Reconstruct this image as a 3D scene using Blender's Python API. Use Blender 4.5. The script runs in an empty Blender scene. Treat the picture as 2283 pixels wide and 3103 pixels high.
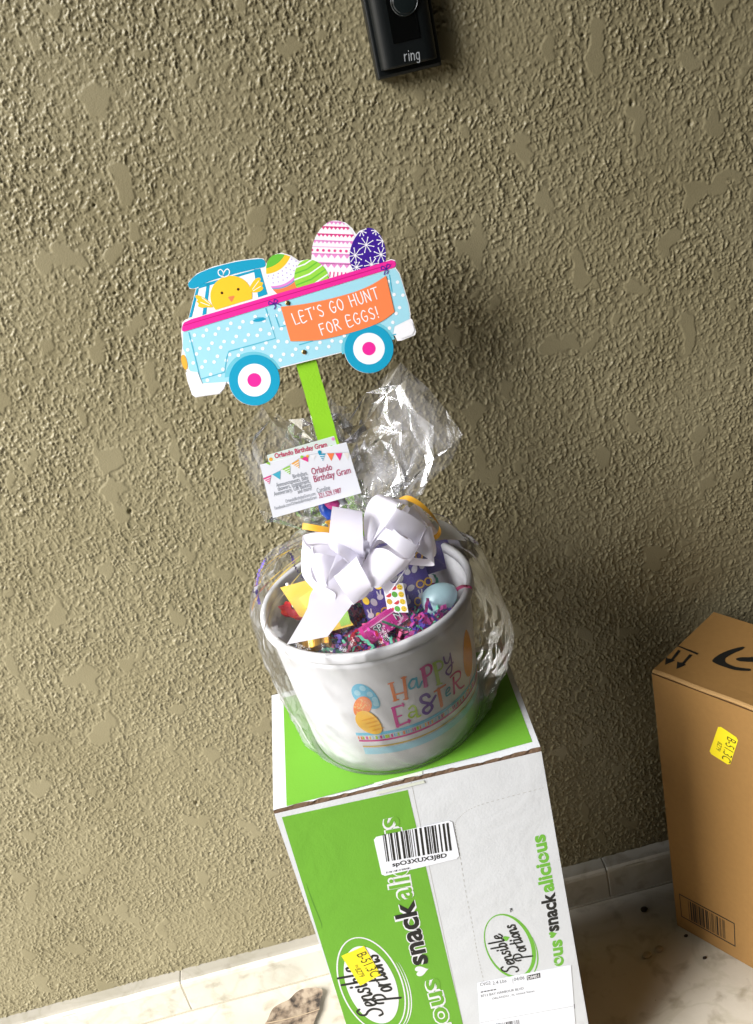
import bpy, bmesh, math, random
import numpy as np
from mathutils import Vector

random.seed(7); rng = np.random.default_rng(7)
sc = bpy.context.scene
COL = sc.collection

# ------------------------------------------------------------------ camera
CAM = Vector((0, 0, 1.2))
RIGHT = Vector((0.96868228, -0.1394214, -0.2054661))
UP = Vector((0.24637369, 0.43671717, 0.86520409))
FWD = Vector((0.03089739, 0.88872931, -0.45738994))
PW, PH, FPX = 2283.0, 3103.0, 3051.86          # photograph's pixels and focal length in them
cam = bpy.data.cameras.new('camera')
cam.sensor_fit = 'HORIZONTAL'; cam.sensor_width = 36; cam.lens = 36 * FPX / PW
cam.clip_start = 0.05; cam.clip_end = 200
camo = bpy.data.objects.new('camera', cam); COL.objects.link(camo)
from mathutils import Matrix
m = Matrix((RIGHT, UP, -FWD)).transposed().to_4x4(); m.translation = CAM
camo.matrix_world = m
sc.camera = camo

# ------------------------------------------------------------------ light
SUN_DIR = Vector((0.67, 0.44, -0.60)).normalized()      # the way the light travels
el = math.asin(-SUN_DIR.z)
world = bpy.data.worlds.new('World'); sc.world = world
world.use_nodes = True
nt = world.node_tree
sky = nt.nodes.new('ShaderNodeTexSky'); sky.sky_type = 'NISHITA'; sky.sun_disc = False
sky.sun_elevation = el
sky.sun_rotation = math.atan2(-SUN_DIR.x, -SUN_DIR.y)
nt.links.new(sky.outputs[0], nt.nodes['Background'].inputs[0])
nt.nodes['Background'].inputs[1].default_value = 0.09
sun = bpy.data.lights.new('sun', 'SUN'); sun.energy = 5.0; sun.angle = math.radians(43); sun.color = (1, 0.992, 0.985)
suno = bpy.data.objects.new('sun', sun); COL.objects.link(suno)
suno.rotation_euler = SUN_DIR.to_track_quat('-Z', 'Y').to_euler()
suno.location = (-2, -2, 3)
sc.view_settings.view_transform = 'Standard'; sc.view_settings.look = 'None'
sc.view_settings.exposure = 1.03; sc.view_settings.gamma = 1.0
sc.render.engine = 'CYCLES'
sc.cycles.transparent_max_bounces = 32; sc.cycles.max_bounces = 10; sc.cycles.diffuse_bounces = 2
sc.cycles.use_denoising = True
sc.cycles.caustics_reflective = False; sc.cycles.caustics_refractive = False

# ------------------------------------------------------------------ materials
def lin(h):
    h = h.lstrip('#'); o = []
    for i in (0, 2, 4):
        c = int(h[i:i+2], 16) / 255
        o.append(c / 12.92 if c <= 0.04045 else ((c + 0.055) / 1.055) ** 2.4)
    return o
MATS = {}
def mat(name, col, rough=0.5, k=0.9, spec=0.5, var=0.06, vscale=60, bump=0.0, bscale=300, metal=0.0, sheen=0.0, aniso=0.0, trans=0.0, coat=0.0):
    """procedural material: the colour with a little uneven noise and an optional fine bump"""
    if name in MATS: return MATS[name]
    c = [x * k for x in (lin(col) if isinstance(col, str) else col)]
    mt = bpy.data.materials.new(name); mt.use_nodes = True
    n = mt.node_tree; b = n.nodes['Principled BSDF']
    b.inputs['Roughness'].default_value = rough
    b.inputs['Specular IOR Level'].default_value = spec
    b.inputs['Metallic'].default_value = metal
    b.inputs['Coat Weight'].default_value = coat; b.inputs['Anisotropic'].default_value = aniso
    tc = n.nodes.new('ShaderNodeTexCoord')
    no = n.nodes.new('ShaderNodeTexNoise'); no.inputs['Scale'].default_value = vscale; no.inputs['Detail'].default_value = 5
    n.links.new(tc.outputs['Object'], no.inputs['Vector'])
    mx = n.nodes.new('ShaderNodeMix'); mx.data_type = 'RGBA'
    mx.inputs['A'].default_value = (*[x * (1 - var) for x in c], 1)
    mx.inputs['B'].default_value = (*[min(1, x * (1 + var)) for x in c], 1)
    n.links.new(no.outputs['Fac'], mx.inputs['Factor'])
    n.links.new(mx.outputs['Result'], b.inputs['Base Color'])
    if bump:
        n2 = n.nodes.new('ShaderNodeTexNoise'); n2.inputs['Scale'].default_value = bscale; n2.inputs['Detail'].default_value = 4
        n.links.new(tc.outputs['Object'], n2.inputs['Vector'])
        bp = n.nodes.new('ShaderNodeBump'); bp.inputs['Strength'].default_value = bump; bp.inputs['Distance'].default_value = 0.001
        n.links.new(n2.outputs['Fac'], bp.inputs['Height']); n.links.new(bp.outputs['Normal'], b.inputs['Normal'])
    if trans:
        ts = n.nodes.new('ShaderNodeBsdfTranslucent'); n.links.new(mx.outputs['Result'], ts.inputs['Color'])
        ms = n.nodes.new('ShaderNodeMixShader'); ms.inputs[0].default_value = trans
        n.links.new(b.outputs[0], ms.inputs[1]); n.links.new(ts.outputs[0], ms.inputs[2])
        n.links.new(ms.outputs[0], n.nodes['Material Output'].inputs['Surface'])
    MATS[name] = mt
    return mt

# ------------------------------------------------------------------ mesh building
ORI = {}
class MB:
    def __init__(s): s.v = []; s.f = []; s.m = []; s.mats = []; s.smooth = False
    def mi(s, mt):
        if mt not in s.mats: s.mats.append(mt)
        return s.mats.index(mt)
    def add(s, vs, fs, mt):
        o = len(s.v); k = s.mi(mt)
        s.v += [tuple(p) for p in vs]
        for f in fs: s.f.append([i + o for i in f]); s.m.append(k)
    def poly(s, pts, mt): s.add(pts, [list(range(len(pts)))], mt)
    def grid(s, rows, mt, closed=False):
        n = len(rows[0]); fs = []
        for i in range(len(rows) - 1):
            for j in range(n if closed else n - 1):
                a = i * n + j; b = i * n + (j + 1) % n
                fs.append([a, b, b + n, a + n])
        s.add([p for r in rows for p in r], fs, mt)
    def box(s, o, ex, ey, ez, mt):
        """box from corner o along three edge vectors"""
        c = [o + ex * i + ey * j + ez * k for k in (0, 1) for j in (0, 1) for i in (0, 1)]
        s.add(c, [[0, 2, 3, 1], [4, 5, 7, 6], [0, 1, 5, 4], [2, 6, 7, 3], [0, 4, 6, 2], [1, 3, 7, 5]], mt)
    def tube(s, pts, r, mt, n=10, caps=True):
        pts = [Vector(p) for p in pts]; rows = []
        rs = r if isinstance(r, (list, tuple)) else [r] * len(pts)
        ref = Vector((0.3, 0.2, 0.9))
        for i, p in enumerate(pts):
            t = (pts[min(i + 1, len(pts) - 1)] - pts[max(i - 1, 0)]).normalized()
            a = t.cross(ref).normalized(); b = t.cross(a)
            rows.append([p + (a * math.cos(2 * math.pi * k / n) + b * math.sin(2 * math.pi * k / n)) * rs[i] for k in range(n)])
        s.grid(rows, mt, True)
        if caps: s.poly(rows[0], mt); s.poly(rows[-1], mt)
    def build(s, name, parent=None, smooth=False, loc=None, fixn=False):
        me = bpy.data.meshes.new(name)
        o = Vector(loc) if loc is not None else (ORI[parent.name] if parent else Vector((0, 0, 0)))
        me.from_pydata([(p[0] - o.x, p[1] - o.y, p[2] - o.z) for p in s.v], [], s.f)
        for mt in s.mats: me.materials.append(mt)
        me.polygons.foreach_set('material_index', s.m)
        if smooth: me.polygons.foreach_set('use_smooth', [True] * len(s.f))
        if fixn:
            bm = bmesh.new(); bm.from_mesh(me); bmesh.ops.remove_doubles(bm, verts=bm.verts, dist=1e-6)
            bmesh.ops.recalc_face_normals(bm, faces=bm.faces); bm.to_mesh(me); bm.free()
        me.update()
        ob = bpy.data.objects.new(name, me); COL.objects.link(ob)
        if parent: ob.parent = parent
        else: ob.location = o
        ORI[ob.name] = o
        return ob
def tag(o, label=None, cat=None, group=None, kind=None):
    if label: o['label'] = label
    if cat: o['category'] = cat
    if group: o['group'] = group
    if kind: o['kind'] = kind
    return o
def thing(name, loc, label, cat, group=None):
    o = bpy.data.objects.new(name, None); COL.objects.link(o); o.location = loc
    o.empty_display_size = 0.03
    ORI[o.name] = Vector(loc)
    return tag(o, label, cat, group)

# ------------------------------------------------------------------ surfaces one can draw on
def ray(x, y): return FWD + RIGHT * ((x - PW / 2) / FPX) - UP * ((y - PH / 2) / FPX)
class Frame:
    """a flat face: origin, u axis, v axis; at() returns a point lifted off it"""
    def __init__(s, o, X, Y):
        s.o = Vector(o); s.X = Vector(X).normalized(); s.N = s.X.cross(Vector(Y)).normalized(); s.Y = s.N.cross(s.X)
    def at(s, u, v, off=0.0): return s.o + s.X * u + s.Y * v + s.N * off
    def px(s, x, y):
        d = ray(x, y); t = (s.o - CAM).dot(s.N) / d.dot(s.N); p = CAM + d * t - s.o
        return (p.dot(s.X), p.dot(s.Y))
class Cone:
    """a tapering round wall; u is the arc length from the front, v the height"""
    def __init__(s, c, z0, r0, z1, r1, R): s.c = c; s.z0 = z0; s.r0 = r0; s.k = (r1 - r0) / (z1 - z0); s.R = R
    def rad(s, z): return s.r0 + s.k * (z - s.z0)
    def at(s, u, v, off=0.0):
        a = u / s.R; r = s.rad(v) + off
        return Vector((s.c[0] + r * math.sin(a), s.c[1] - r * math.cos(a), v))
    def px(s, x, y):
        d = ray(x, y); lo, p0 = None, CAM - Vector((s.c[0], s.c[1], 0))
        A = d.x**2 + d.y**2 - (s.k * d.z)**2
        q = s.rad(CAM.z)
        B = 2 * (p0.x * d.x + p0.y * d.y - q * s.k * d.z); Cc = p0.x**2 + p0.y**2 - q * q
        D = max(0, B * B - 4 * A * Cc); t = (-B - math.sqrt(D)) / (2 * A)
        p = p0 + d * t
        return (math.atan2(p.x, -p.y) * s.R, p.z)
def ell(c, rx, ry, rot=0, n=40, a0=0, a1=2 * math.pi):
    full = abs(a1 - a0 - 2 * math.pi) < 1e-6
    return [(c[0] + rx * math.cos(t) * math.cos(rot) - ry * math.sin(t) * math.sin(rot),
             c[1] + rx * math.cos(t) * math.sin(rot) + ry * math.sin(t) * math.cos(rot))
            for t in [a0 + (a1 - a0) * i / (n if full else n - 1) for i in range(n)]]
def spline(pts, k=6, closed=False):
    n = len(pts); out = []
    if n < 3 and not closed:
        return [tuple(pts[0])] + [tuple(a + (b - a) * i / k for a, b in zip(pts[0], pts[1])) for i in range(1, k + 1)]
    for i in range(n if closed else n - 1):
        g = lambda j: pts[j % n] if closed else pts[min(max(j, 0), n - 1)]
        p = [g(i - 1), g(i), g(i + 1), g(i + 2)]
        for q in range(k):
            t = q / k
            out.append(tuple(0.5 * (2 * p[1][d] + (p[2][d] - p[0][d]) * t + (2 * p[0][d] - 5 * p[1][d] + 4 * p[2][d] - p[3][d]) * t * t
                                    + (3 * p[1][d] - p[0][d] - 3 * p[2][d] + p[3][d]) * t ** 3) for d in range(len(pts[0]))))
    if not closed: out.append(tuple(pts[-1]))
    return out
def area(p): return sum(p[i][0] * p[(i + 1) % len(p)][1] - p[(i + 1) % len(p)][0] * p[i][1] for i in range(len(p))) / 2
def clip(pts, conv):
    """cut a polygon down to the inside of a convex one"""
    if area(conv) < 0: conv = conv[::-1]
    out = list(pts)
    for i in range(len(conv)):
        a, b = conv[i], conv[(i + 1) % len(conv)]
        ins = lambda p: (b[0]-a[0])*(p[1]-a[1]) - (b[1]-a[1])*(p[0]-a[0]) >= 0
        src, out = out, []
        for j in range(len(src)):
            p, q = src[j - 1], src[j]
            if ins(p) != ins(q):
                d1 = (b[0]-a[0])*(p[1]-a[1]) - (b[1]-a[1])*(p[0]-a[0]); d2 = (b[0]-a[0])*(q[1]-a[1]) - (b[1]-a[1])*(q[0]-a[0])
                t = d1 / (d1 - d2); out.append((p[0]+(q[0]-p[0])*t, p[1]+(q[1]-p[1])*t))
            if ins(q): out.append(q)
        if not out: return []
    return out
def inside(p, poly):
    c = False; x, y = p
    for i in range(len(poly)):
        (x1, y1), (x2, y2) = poly[i - 1], poly[i]
        if (y1 > y) != (y2 > y) and x < (x2 - x1) * (y - y1) / (y2 - y1) + x1: c = not c
    return c
def fill(mb, S, pts, mt, off):
    if len(pts) < 3: return
    if area(pts) < 0: pts = pts[::-1]
    mb.poly([S.at(u, v, off) for u, v in pts], mt)
def fan(mb, S, pts, mt, off, rings=4):
    """star-shaped patch in rings, so that it follows a curved surface"""
    if area(pts) < 0: pts = pts[::-1]
    cx = sum(p[0] for p in pts) / len(pts); cy = sum(p[1] for p in pts) / len(pts)
    rows = [[S.at(cx + (u - cx) * k / rings, cy + (v - cy) * k / rings, off) for u, v in pts] for k in range(rings, 0, -1)]
    mb.grid(rows, mt, True)
    n = len(pts); vs = rows[-1] + [S.at(cx, cy, off)]
    mb.add(vs, [[i, (i + 1) % n, n] for i in range(n)], mt)
def stroke(mb, S, pts, w, mt, off, closed=False, taper=None):
    """a drawn line of width w with round ends; w may be a list"""
    pts = [tuple(p) for p in pts]; n = len(pts)
    ws = w if isinstance(w, list) else [w] * n
    L, Rr = [], []
    for i in range(n):
        a = pts[i - 1] if (i > 0 or closed) else pts[i]; b = pts[(i + 1) % n] if (i < n - 1 or closed) else pts[i]
        dx, dy = b[0] - a[0], b[1] - a[1]; q = math.hypot(dx, dy) or 1; nx, ny = -dy / q, dx / q
        L.append((pts[i][0] + nx * ws[i] / 2, pts[i][1] + ny * ws[i] / 2)); Rr.append((pts[i][0] - nx * ws[i] / 2, pts[i][1] - ny * ws[i] / 2))
    vs = []; fs = []
    for i in range(n): vs += [S.at(*L[i], off), S.at(*Rr[i], off)]
    for i in range(n if closed else n - 1):
        a = 2 * i; b = 2 * ((i + 1) % n); fs.append([a, a + 1, b + 1, b])
    mb.add(vs, fs, mt)
    if not closed and ws[0] > 0.0006:
        for e, j in ((0, 1), (n - 1, n - 2)):
            if ws[e] < 1e-5: continue
            d = math.atan2(pts[e][1] - pts[j][1], pts[e][0] - pts[j][0])
            cap = [(pts[e][0] + ws[e] / 2 * math.cos(d + t), pts[e][1] + ws[e] / 2 * math.sin(d + t)) for t in [-math.pi/2 + math.pi * k / 6 for k in range(7)]]
            fill(mb, S, cap, mt, off)
TXT = {}
def text(mb, S, s, size, org, ang, mt, off, bold=0.0, align='l', sx=1.0, shear=0.0, space=1.0):
    """printed type: glyph outlines laid on a surface"""
    key = (s, bold, shear, space)
    if key not in TXT:
        cu = bpy.data.curves.new('type', 'FONT'); cu.body = s; cu.size = 1; cu.offset = bold; cu.resolution_u = 3
        cu.shear = shear; cu.space_character = space
        ob = bpy.data.objects.new('type', cu); me = bpy.data.meshes.new_from_object(ob)
        TXT[key] = ([(v.co.x, v.co.y) for v in me.vertices], [list(p.vertices) for p in me.polygons])
        bpy.data.objects.remove(ob); bpy.data.meshes.remove(me); bpy.data.curves.remove(cu)
    V, Fc = TXT[key]
    if not V: return 0
    x0, x1 = min(v[0] for v in V), max(v[0] for v in V)
    dx = {'l': x0, 'r': x1, 'c': (x0 + x1) / 2}[align]
    c, n = math.cos(ang), math.sin(ang)
    mb.add([S.at(org[0] + ((x - dx) * sx * c - y * n) * size, org[1] + ((x - dx) * sx * n + y * c) * size, off) for x, y in V], Fc, mt)
    return (x1 - x0) * size * sx

# single-line lettering, each glyph in a 1-high box: list of strokes
HAND = {
 'L': (.5, [[(0, 1), (.02, 0), (.45, .03)]]), 'E': (.52, [[(.45, .97), (.03, 1), (0, 0), (.48, .02)], [(.02, .52), (.38, .54)]]),
 'T': (.6, [[(0, .98), (.6, 1)], [(.3, 1), (.28, 0)]]), "'": (.16, [[(.08, 1), (.05, .78)]]),
 'S': (.5, [[(.45, .88), (.28, 1), (.06, .82), (.14, .6), (.38, .42), (.44, .2), (.26, 0), (.02, .14)]]),
 'G': (.6, [[(.5, .86), (.3, 1), (.06, .72), (.02, .35), (.22, .0), (.46, .1), (.52, .42), (.3, .42)]]),
 'O': (.6, [[(.28, 1), (.06, .75), (.03, .3), (.28, 0), (.5, .28), (.52, .72), (.28, 1)]]),
 'H': (.58, [[(0, 1), (0, 0)], [(.5, 1), (.5, 0)], [(0, .5), (.5, .52)]]),
 'U': (.56, [[(0, 1), (.02, .3), (.2, 0), (.42, .12), (.5, .4), (.5, 1)]]),
 'N': (.58, [[(0, 0), (.02, 1)], [(.02, 1), (.48, 0)], [(.48, 0), (.5, 1)]]),
 'F': (.48, [[(.45, 1), (.03, 1)], [(.03, 1), (0, 0)], [(.02, .52), (.36, .54)]]),
 'R': (.54, [[(0, 0), (.02, 1)], [(.02, 1), (.3, 1), (.46, .8), (.32, .55), (.03, .5)], [(.2, .5), (.5, 0)]]),
 '!': (.2, [[(.1, 1), (.08, .28)], [(.07, .06), (.08, .0)]]), ' ': (.34, []),
 'r': (.42, [[(.02, .7), (.02, 0)], [(.02, .4), (.12, .62), (.36, .68)]]), 'i': (.22, [[(.08, .7), (.08, 0)], [(.08, .94), (.08, .98)]]),
 'n': (.56, [[(.02, .7), (.02, 0)], [(.02, .42), (.14, .64), (.32, .68), (.44, .52), (.45, 0)]]),
 'g': (.58, [[(.44, .6), (.26, .7), (.06, .56), (.03, .28), (.16, .04), (.34, .04), (.44, .2)], [(.45, .7), (.45, -.1), (.34, -.3), (.06, -.26)]]),
}
SCRIPT = {
 'S': (.62, [[(.62, .86), (.5, 1.0), (.28, .92), (.22, .72), (.4, .52), (.46, .28), (.3, .02), (.06, .0), (-.02, .16)]]),
 'P': (.66, [[(.22, .9), (.16, .4), (.06, -.18)], [(-.06, .66), (.0, .9), (.3, 1.02), (.56, .86), (.5, .56), (.2, .44)]]),
 'e': (.36, [[(.04, .22), (.26, .34), (.24, .48), (.1, .46), (.03, .2), (.14, .02), (.36, .16)]]),
 'n': (.44, [[(.02, .46), (.0, .02)], [(.02, .3), (.16, .48), (.28, .42), (.28, .1), (.34, .02), (.44, .14)]]),
 's': (.34, [[(.28, .44), (.14, .5), (.1, .34), (.24, .2), (.16, .02), (.0, .06)]]),
 'i': (.24, [[(.06, .48), (.04, .12), (.1, .02), (.22, .14)], [(.1, .68), (.1, .7)]]),
 'b': (.4, [[(.1, 1.0), (.04, .1), (.14, .02), (.28, .16), (.26, .4), (.14, .44), (.05, .3)]]),
 'l': (.24, [[(.1, 1.0), (.04, .14), (.1, .02), (.22, .12)]]),
 'o': (.4, [[(.18, .48), (.04, .36), (.03, .12), (.16, .02), (.3, .16), (.28, .4), (.18, .48)]]),
 'r': (.32, [[(.02, .48), (.0, .02)], [(.02, .3), (.12, .46), (.28, .46)]]),
 't': (.3, [[(.14, .8), (.06, .12), (.14, .02), (.26, .1)], [(-.02, .5), (.28, .54)]]),
}
def lettering(mb, S, s, font, h, org, ang, w, mt, off, slant=0.0, gap=.12, sx=1.0):
    x = 0.0; j = 0
    for ch in s:
        adv, sts = font[ch]
        for st in sts:
            pts = spline(st, 5) if len(st) > 3 or font is SCRIPT else st
            if len(st) in (2,): pts = st
            P = []
            for a, b in pts:
                X = (x + a) * sx + slant * b
                P.append((org[0] + h * (X * math.cos(ang) - b * math.sin(ang)), org[1] + h * (X * math.sin(ang) + b * math.cos(ang))))
            ww = w
            if font is SCRIPT:
                ww = []
                for i in range(len(P)):
                    a = P[max(0, i - 1)]; b = P[min(len(P) - 1, i + 1)]
                    dv = abs((b[0] - a[0]) * -math.sin(ang) + (b[1] - a[1]) * math.cos(ang)) / (math.hypot(b[0] - a[0], b[1] - a[1]) or 1)
                    ww.append(w * (0.55 + 0.75 * dv))
            stroke(mb, S, P, ww, mt, off + j * 2e-6); j += 1
        x += adv + gap
    return x * h * sx
def rect(u0, v0, u1, v1): return [(u0, v0), (u1, v0), (u1, v1), (u0, v1)]
def heart(c, s, ang):
    P = []
    for i in range(28):
        t = 2 * math.pi * i / 28; x = 16 * math.sin(t) ** 3 / 17; y = (13 * math.cos(t) - 5 * math.cos(2*t) - 2 * math.cos(3*t) - math.cos(4*t)) / 17
        P.append((c[0] + s * (x * math.cos(ang) - y * math.sin(ang)), c[1] + s * (x * math.sin(ang) + y * math.cos(ang))))
    return P
LY = 0.00012     # thickness of one print layer

# ------------------------------------------------------------------ noise
def perlin(x, y, seed=0):
    xi = np.floor(x).astype(np.int64); yi = np.floor(y).astype(np.int64); xf = x - xi; yf = y - yi
    def g(ix, iy, dx, dy):
        h = (ix * 374761393 + iy * 668265263 + seed * 974634777) & 0xFFFFFFFF
        h = ((h ^ (h >> 13)) * 1274126177) & 0xFFFFFFFF; h = h ^ (h >> 16)
        a = (h & 0xFFFF) * (2 * np.pi / 65536); return np.cos(a) * dx + np.sin(a) * dy
    u = xf ** 3 * (xf * (xf * 6 - 15) + 10); v = yf ** 3 * (yf * (yf * 6 - 15) + 10)
    a = g(xi, yi, xf, yf); b = g(xi + 1, yi, xf - 1, yf); c = g(xi, yi + 1, xf, yf - 1); d = g(xi + 1, yi + 1, xf - 1, yf - 1)
    return (a * (1 - u) + b * u) * (1 - v) + (c * (1 - u) + d * u) * v
def sstep(a, b, x): t = np.clip((x - a) / (b - a), 0, 1); return t * t * (3 - 2 * t)
def np_grid_mesh(name, X, Y, Z, mt, smooth=True):
    r, c = X.shape
    me = bpy.data.meshes.new(name); n = r * c
    me.vertices.add(n); me.vertices.foreach_set('co', np.stack([X, Y, Z], -1).astype(np.float32).ravel())
    i = np.arange(n).reshape(r, c)
    q = np.stack([i[:-1, :-1], i[:-1, 1:], i[1:, 1:], i[1:, :-1]], -1).reshape(-1, 4)
    me.loops.add(q.size); me.loops.foreach_set('vertex_index', q.ravel().astype(np.int32))
    me.polygons.add(len(q)); me.polygons.foreach_set('loop_start', np.arange(0, q.size, 4, dtype=np.int32))
    if smooth: me.polygons.foreach_set('use_smooth', np.ones(len(q), dtype=bool))
    me.materials.append(mt); me.update(calc_edges=True); me.validate()
    ob = bpy.data.objects.new(name, me); COL.objects.link(ob); return ob
def axis(a, b, step, lo, hi):
    c = list(np.arange(a, b, step)); s = step
    left = []; x = a
    while x > lo: s = min(s * 1.25, 0.25); x -= s; left.append(max(x, lo))
    s = step; right = []; x = c[-1]
    while x < hi: s = min(s * 1.25, 0.25); x += s; right.append(min(x, hi))
    return np.array(left[::-1] + c + right)

# ------------------------------------------------------------------ setting: wall, floor, baseboard
WALL_Y = 1.008; LEDGE = 0.057; BASE_Y = 0.988
def wall_material():
    mt = bpy.data.materials.new('olive_stucco_paint'); mt.use_nodes = True; n = mt.node_tree; b = n.nodes['Principled BSDF']
    b.inputs['Roughness'].default_value = 0.42; b.inputs['Specular IOR Level'].default_value = 0.4
    tc = n.nodes.new('ShaderNodeTexCoord')
    a = n.nodes.new('ShaderNodeTexNoise'); a.inputs['Scale'].default_value = 9; a.inputs['Detail'].default_value = 6
    n.links.new(tc.outputs['Object'], a.inputs['Vector'])
    r = n.nodes.new('ShaderNodeValToRGB')
    r.color_ramp.elements[0].position = 0.3; r.color_ramp.elements[0].color = (0.222, 0.191, 0.109, 1)
    r.color_ramp.elements[1].position = 0.7; r.color_ramp.elements[1].color = (0.262, 0.228, 0.136, 1)
    n.links.new(a.outputs['Fac'], r.inputs['Fac']); n.links.new(r.outputs[0], b.inputs['Base Color'])
    f = n.nodes.new('ShaderNodeTexNoise'); f.inputs['Scale'].default_value = 700; f.inputs['Detail'].default_value = 4
    n.links.new(tc.outputs['Object'], f.inputs['Vector'])
    bp = n.nodes.new('ShaderNodeBump'); bp.inputs['Strength'].default_value = 0.35; bp.inputs['Distance'].default_value = 0.0008
    n.links.new(f.outputs['Fac'], bp.inputs['Height']); n.links.new(bp.outputs['Normal'], b.inputs['Normal'])
    return mt
wx = axis(-0.71, 0.58, 0.00095, -3.0, 3.0); wz = axis(LEDGE - 0.004, 1.31, 0.00095, LEDGE - 0.004, 2.7)
GX, GZ = np.meshgrid(wx, wz)
def stucco(x, z):
    x = x * 1000; z = z * 1000                                        # millimetres
    wxp = x + 3.5 * perlin(x / 13, z / 13, 11); wzp = z + 3.5 * perlin(x / 13, z / 13, 12)
    g = 0.8 * perlin(wxp / 5.0, wzp / 6.2, 1) + 0.85 * perlin(wxp / 2.7, wzp / 3.1, 2) + 0.55 * perlin(x / 1.5, z / 1.6, 3) + 0.35 * perlin(x / 9, z / 12, 13)
    lump = np.clip(g + 0.10, 0, 0.9)                                  # dabs of plaster on a flat ground
    low = -0.05 + perlin(x / 36, z / 42, 4) + 0.6 * perlin(wxp / 19, wzp / 23, 5) + 0.2 * perlin(wxp / 8, wzp / 8, 9)
    flat = sstep(0.27, 0.37, low)                                     # trowelled patches
    rough = 0.72 + 0.6 * sstep(-0.5, 0.35, perlin(x / 90, z / 90, 6))
    h = (1 - flat) * (lump * 2.0 * rough + 0.22 * perlin(x / 1.4, z / 1.4, 21)) + flat * 0.8 + 0.5 * perlin(x / 60, z / 60, 7) + 1.4 * perlin(x / 190, z / 210, 8)
    return h / 1000
HH = stucco(GX, GZ)
for _ in range(46):                                                   # blow holes in the plaster
    px_, pz_, pr_ = random.uniform(-.68, .55), random.uniform(.07, 1.28), random.uniform(.0010, .0022)
    i0, i1 = np.searchsorted(wx, [px_ - .006, px_ + .006]); j0, j1 = np.searchsorted(wz, [pz_ - .006, pz_ + .006])
    HH[j0:j1, i0:i1] -= .0034 * np.exp(-(((GX[j0:j1, i0:i1] - px_) / pr_) ** 2 + ((GZ[j0:j1, i0:i1] - pz_) / (pr_ * random.uniform(.8, 1.6))) ** 2) ** 2)
wall = np_grid_mesh('stucco_wall', GX, WALL_Y - HH + 0.002, GZ, wall_material())
tag(wall, 'olive beige wall of rough trowelled stucco behind the basket and boxes', 'wall')

def marble(name, a, b, vein, rough=0.35):
    mt = bpy.data.materials.new(name); mt.use_nodes = True; n = mt.node_tree; p = n.nodes['Principled BSDF']
    p.inputs['Roughness'].default_value = rough
    tc = n.nodes.new('ShaderNodeTexCoord')
    def noise(scale, det=8, dist=0):
        t = n.nodes.new('ShaderNodeTexNoise'); t.inputs['Scale'].default_value = scale; t.inputs['Detail'].default_value = det; t.inputs['Distortion'].default_value = dist
        n.links.new(tc.outputs['Object'], t.inputs['Vector']); return t
    def ramp(src, p0, c0, p1, c1):
        r = n.nodes.new('ShaderNodeValToRGB'); r.color_ramp.elements[0].position = p0; r.color_ramp.elements[0].color = (*c0, 1)
        r.color_ramp.elements[1].position = p1; r.color_ramp.elements[1].color = (*c1, 1); n.links.new(src, r.inputs[0]); return r
    def mix(f, A, B, mode='MIX'):
        m_ = n.nodes.new('ShaderNodeMix'); m_.data_type = 'RGBA'; m_.blend_type = mode
        if isinstance(f, float): m_.inputs['Factor'].default_value = f
        else: n.links.new(f, m_.inputs['Factor'])
        n.links.new(A, m_.inputs['A']); n.links.new(B, m_.inputs['B']); return m_.outputs['Result']
    cloud = ramp(noise(5, 8, 0.6).outputs['Fac'], 0.3, a, 0.72, b)
    vn = noise(7, 10, 1.5); v1 = n.nodes.new('ShaderNodeMath'); v1.operation = 'SUBTRACT'; v1.inputs[1].default_value = 0.5; n.links.new(vn.outputs['Fac'], v1.inputs[0])
    v2 = n.nodes.new('ShaderNodeMath'); v2.operation = 'ABSOLUTE'; n.links.new(v1.outputs[0], v2.inputs[0])
    vr = ramp(v2.outputs[0], 0.0, (vein, vein, vein * 0.92), 0.035, (1, 1, 1))
    c1 = mix(0.55, cloud.outputs[0], vr.outputs[0], 'MULTIPLY')
    d = ramp(noise(38, 8, 0.3).outputs['Fac'], 0.28, (0.45, 0.40, 0.32), 0.44, (1, 1, 1))   # ground-in dirt
    c2 = mix(0.6, c1, d.outputs[0], 'MULTIPLY')
    s_ = ramp(noise(210, 3).outputs['Fac'], 0.20, (0.4, 0.35, 0.28), 0.26, (1, 1, 1))        # specks
    c3 = mix(0.8, c2, s_.outputs[0], 'MULTIPLY')
    n.links.new(c3, p.inputs['Base Color'])
    bp = n.nodes.new('ShaderNodeBump'); bp.inputs['Strength'].default_value = 0.25; bp.inputs['Distance'].default_value = 0.002
    n.links.new(noise(60, 6).outputs['Fac'], bp.inputs['Height']); n.links.new(bp.outputs['Normal'], p.inputs['Normal'])
    return mt
MARB = marble('cream_marble', (0.52, 0.49, 0.41), (0.64, 0.61, 0.53), 0.80, 0.30)
FLOORM = marble('worn_marble_floor', (0.50, 0.46, 0.37), (0.62, 0.58, 0.49), 0.82, 0.33)
GROUT = mat('tile_grout', 'b5ad9a', 0.9, bump=0.5); LEDGEM = marble('shaded_dusty_ledge', (.27, .25, .20), (.40, .37, .31), .8, .6)  # ledge tone darkened: shade of the wall recess put into the colour, plus dust
fx = np.concatenate([np.linspace(-4, -0.9, 12), np.linspace(-0.8, 0.8, 160), np.linspace(0.9, 4, 12)])
fy = np.concatenate([np.linspace(-4, 0.2, 14), np.linspace(0.25, 1.03, 90)])
FX_, FY_ = np.meshgrid(fx, fy)
FZ = 0.0012 * (perlin(FX_ * 9, FY_ * 9, 31)) + 0.0006 * perlin(FX_ * 40, FY_ * 40, 32) - 0.0012
floor = np_grid_mesh('floor', FX_, FY_, FZ, FLOORM); floor['kind'] = 'structure'
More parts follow.
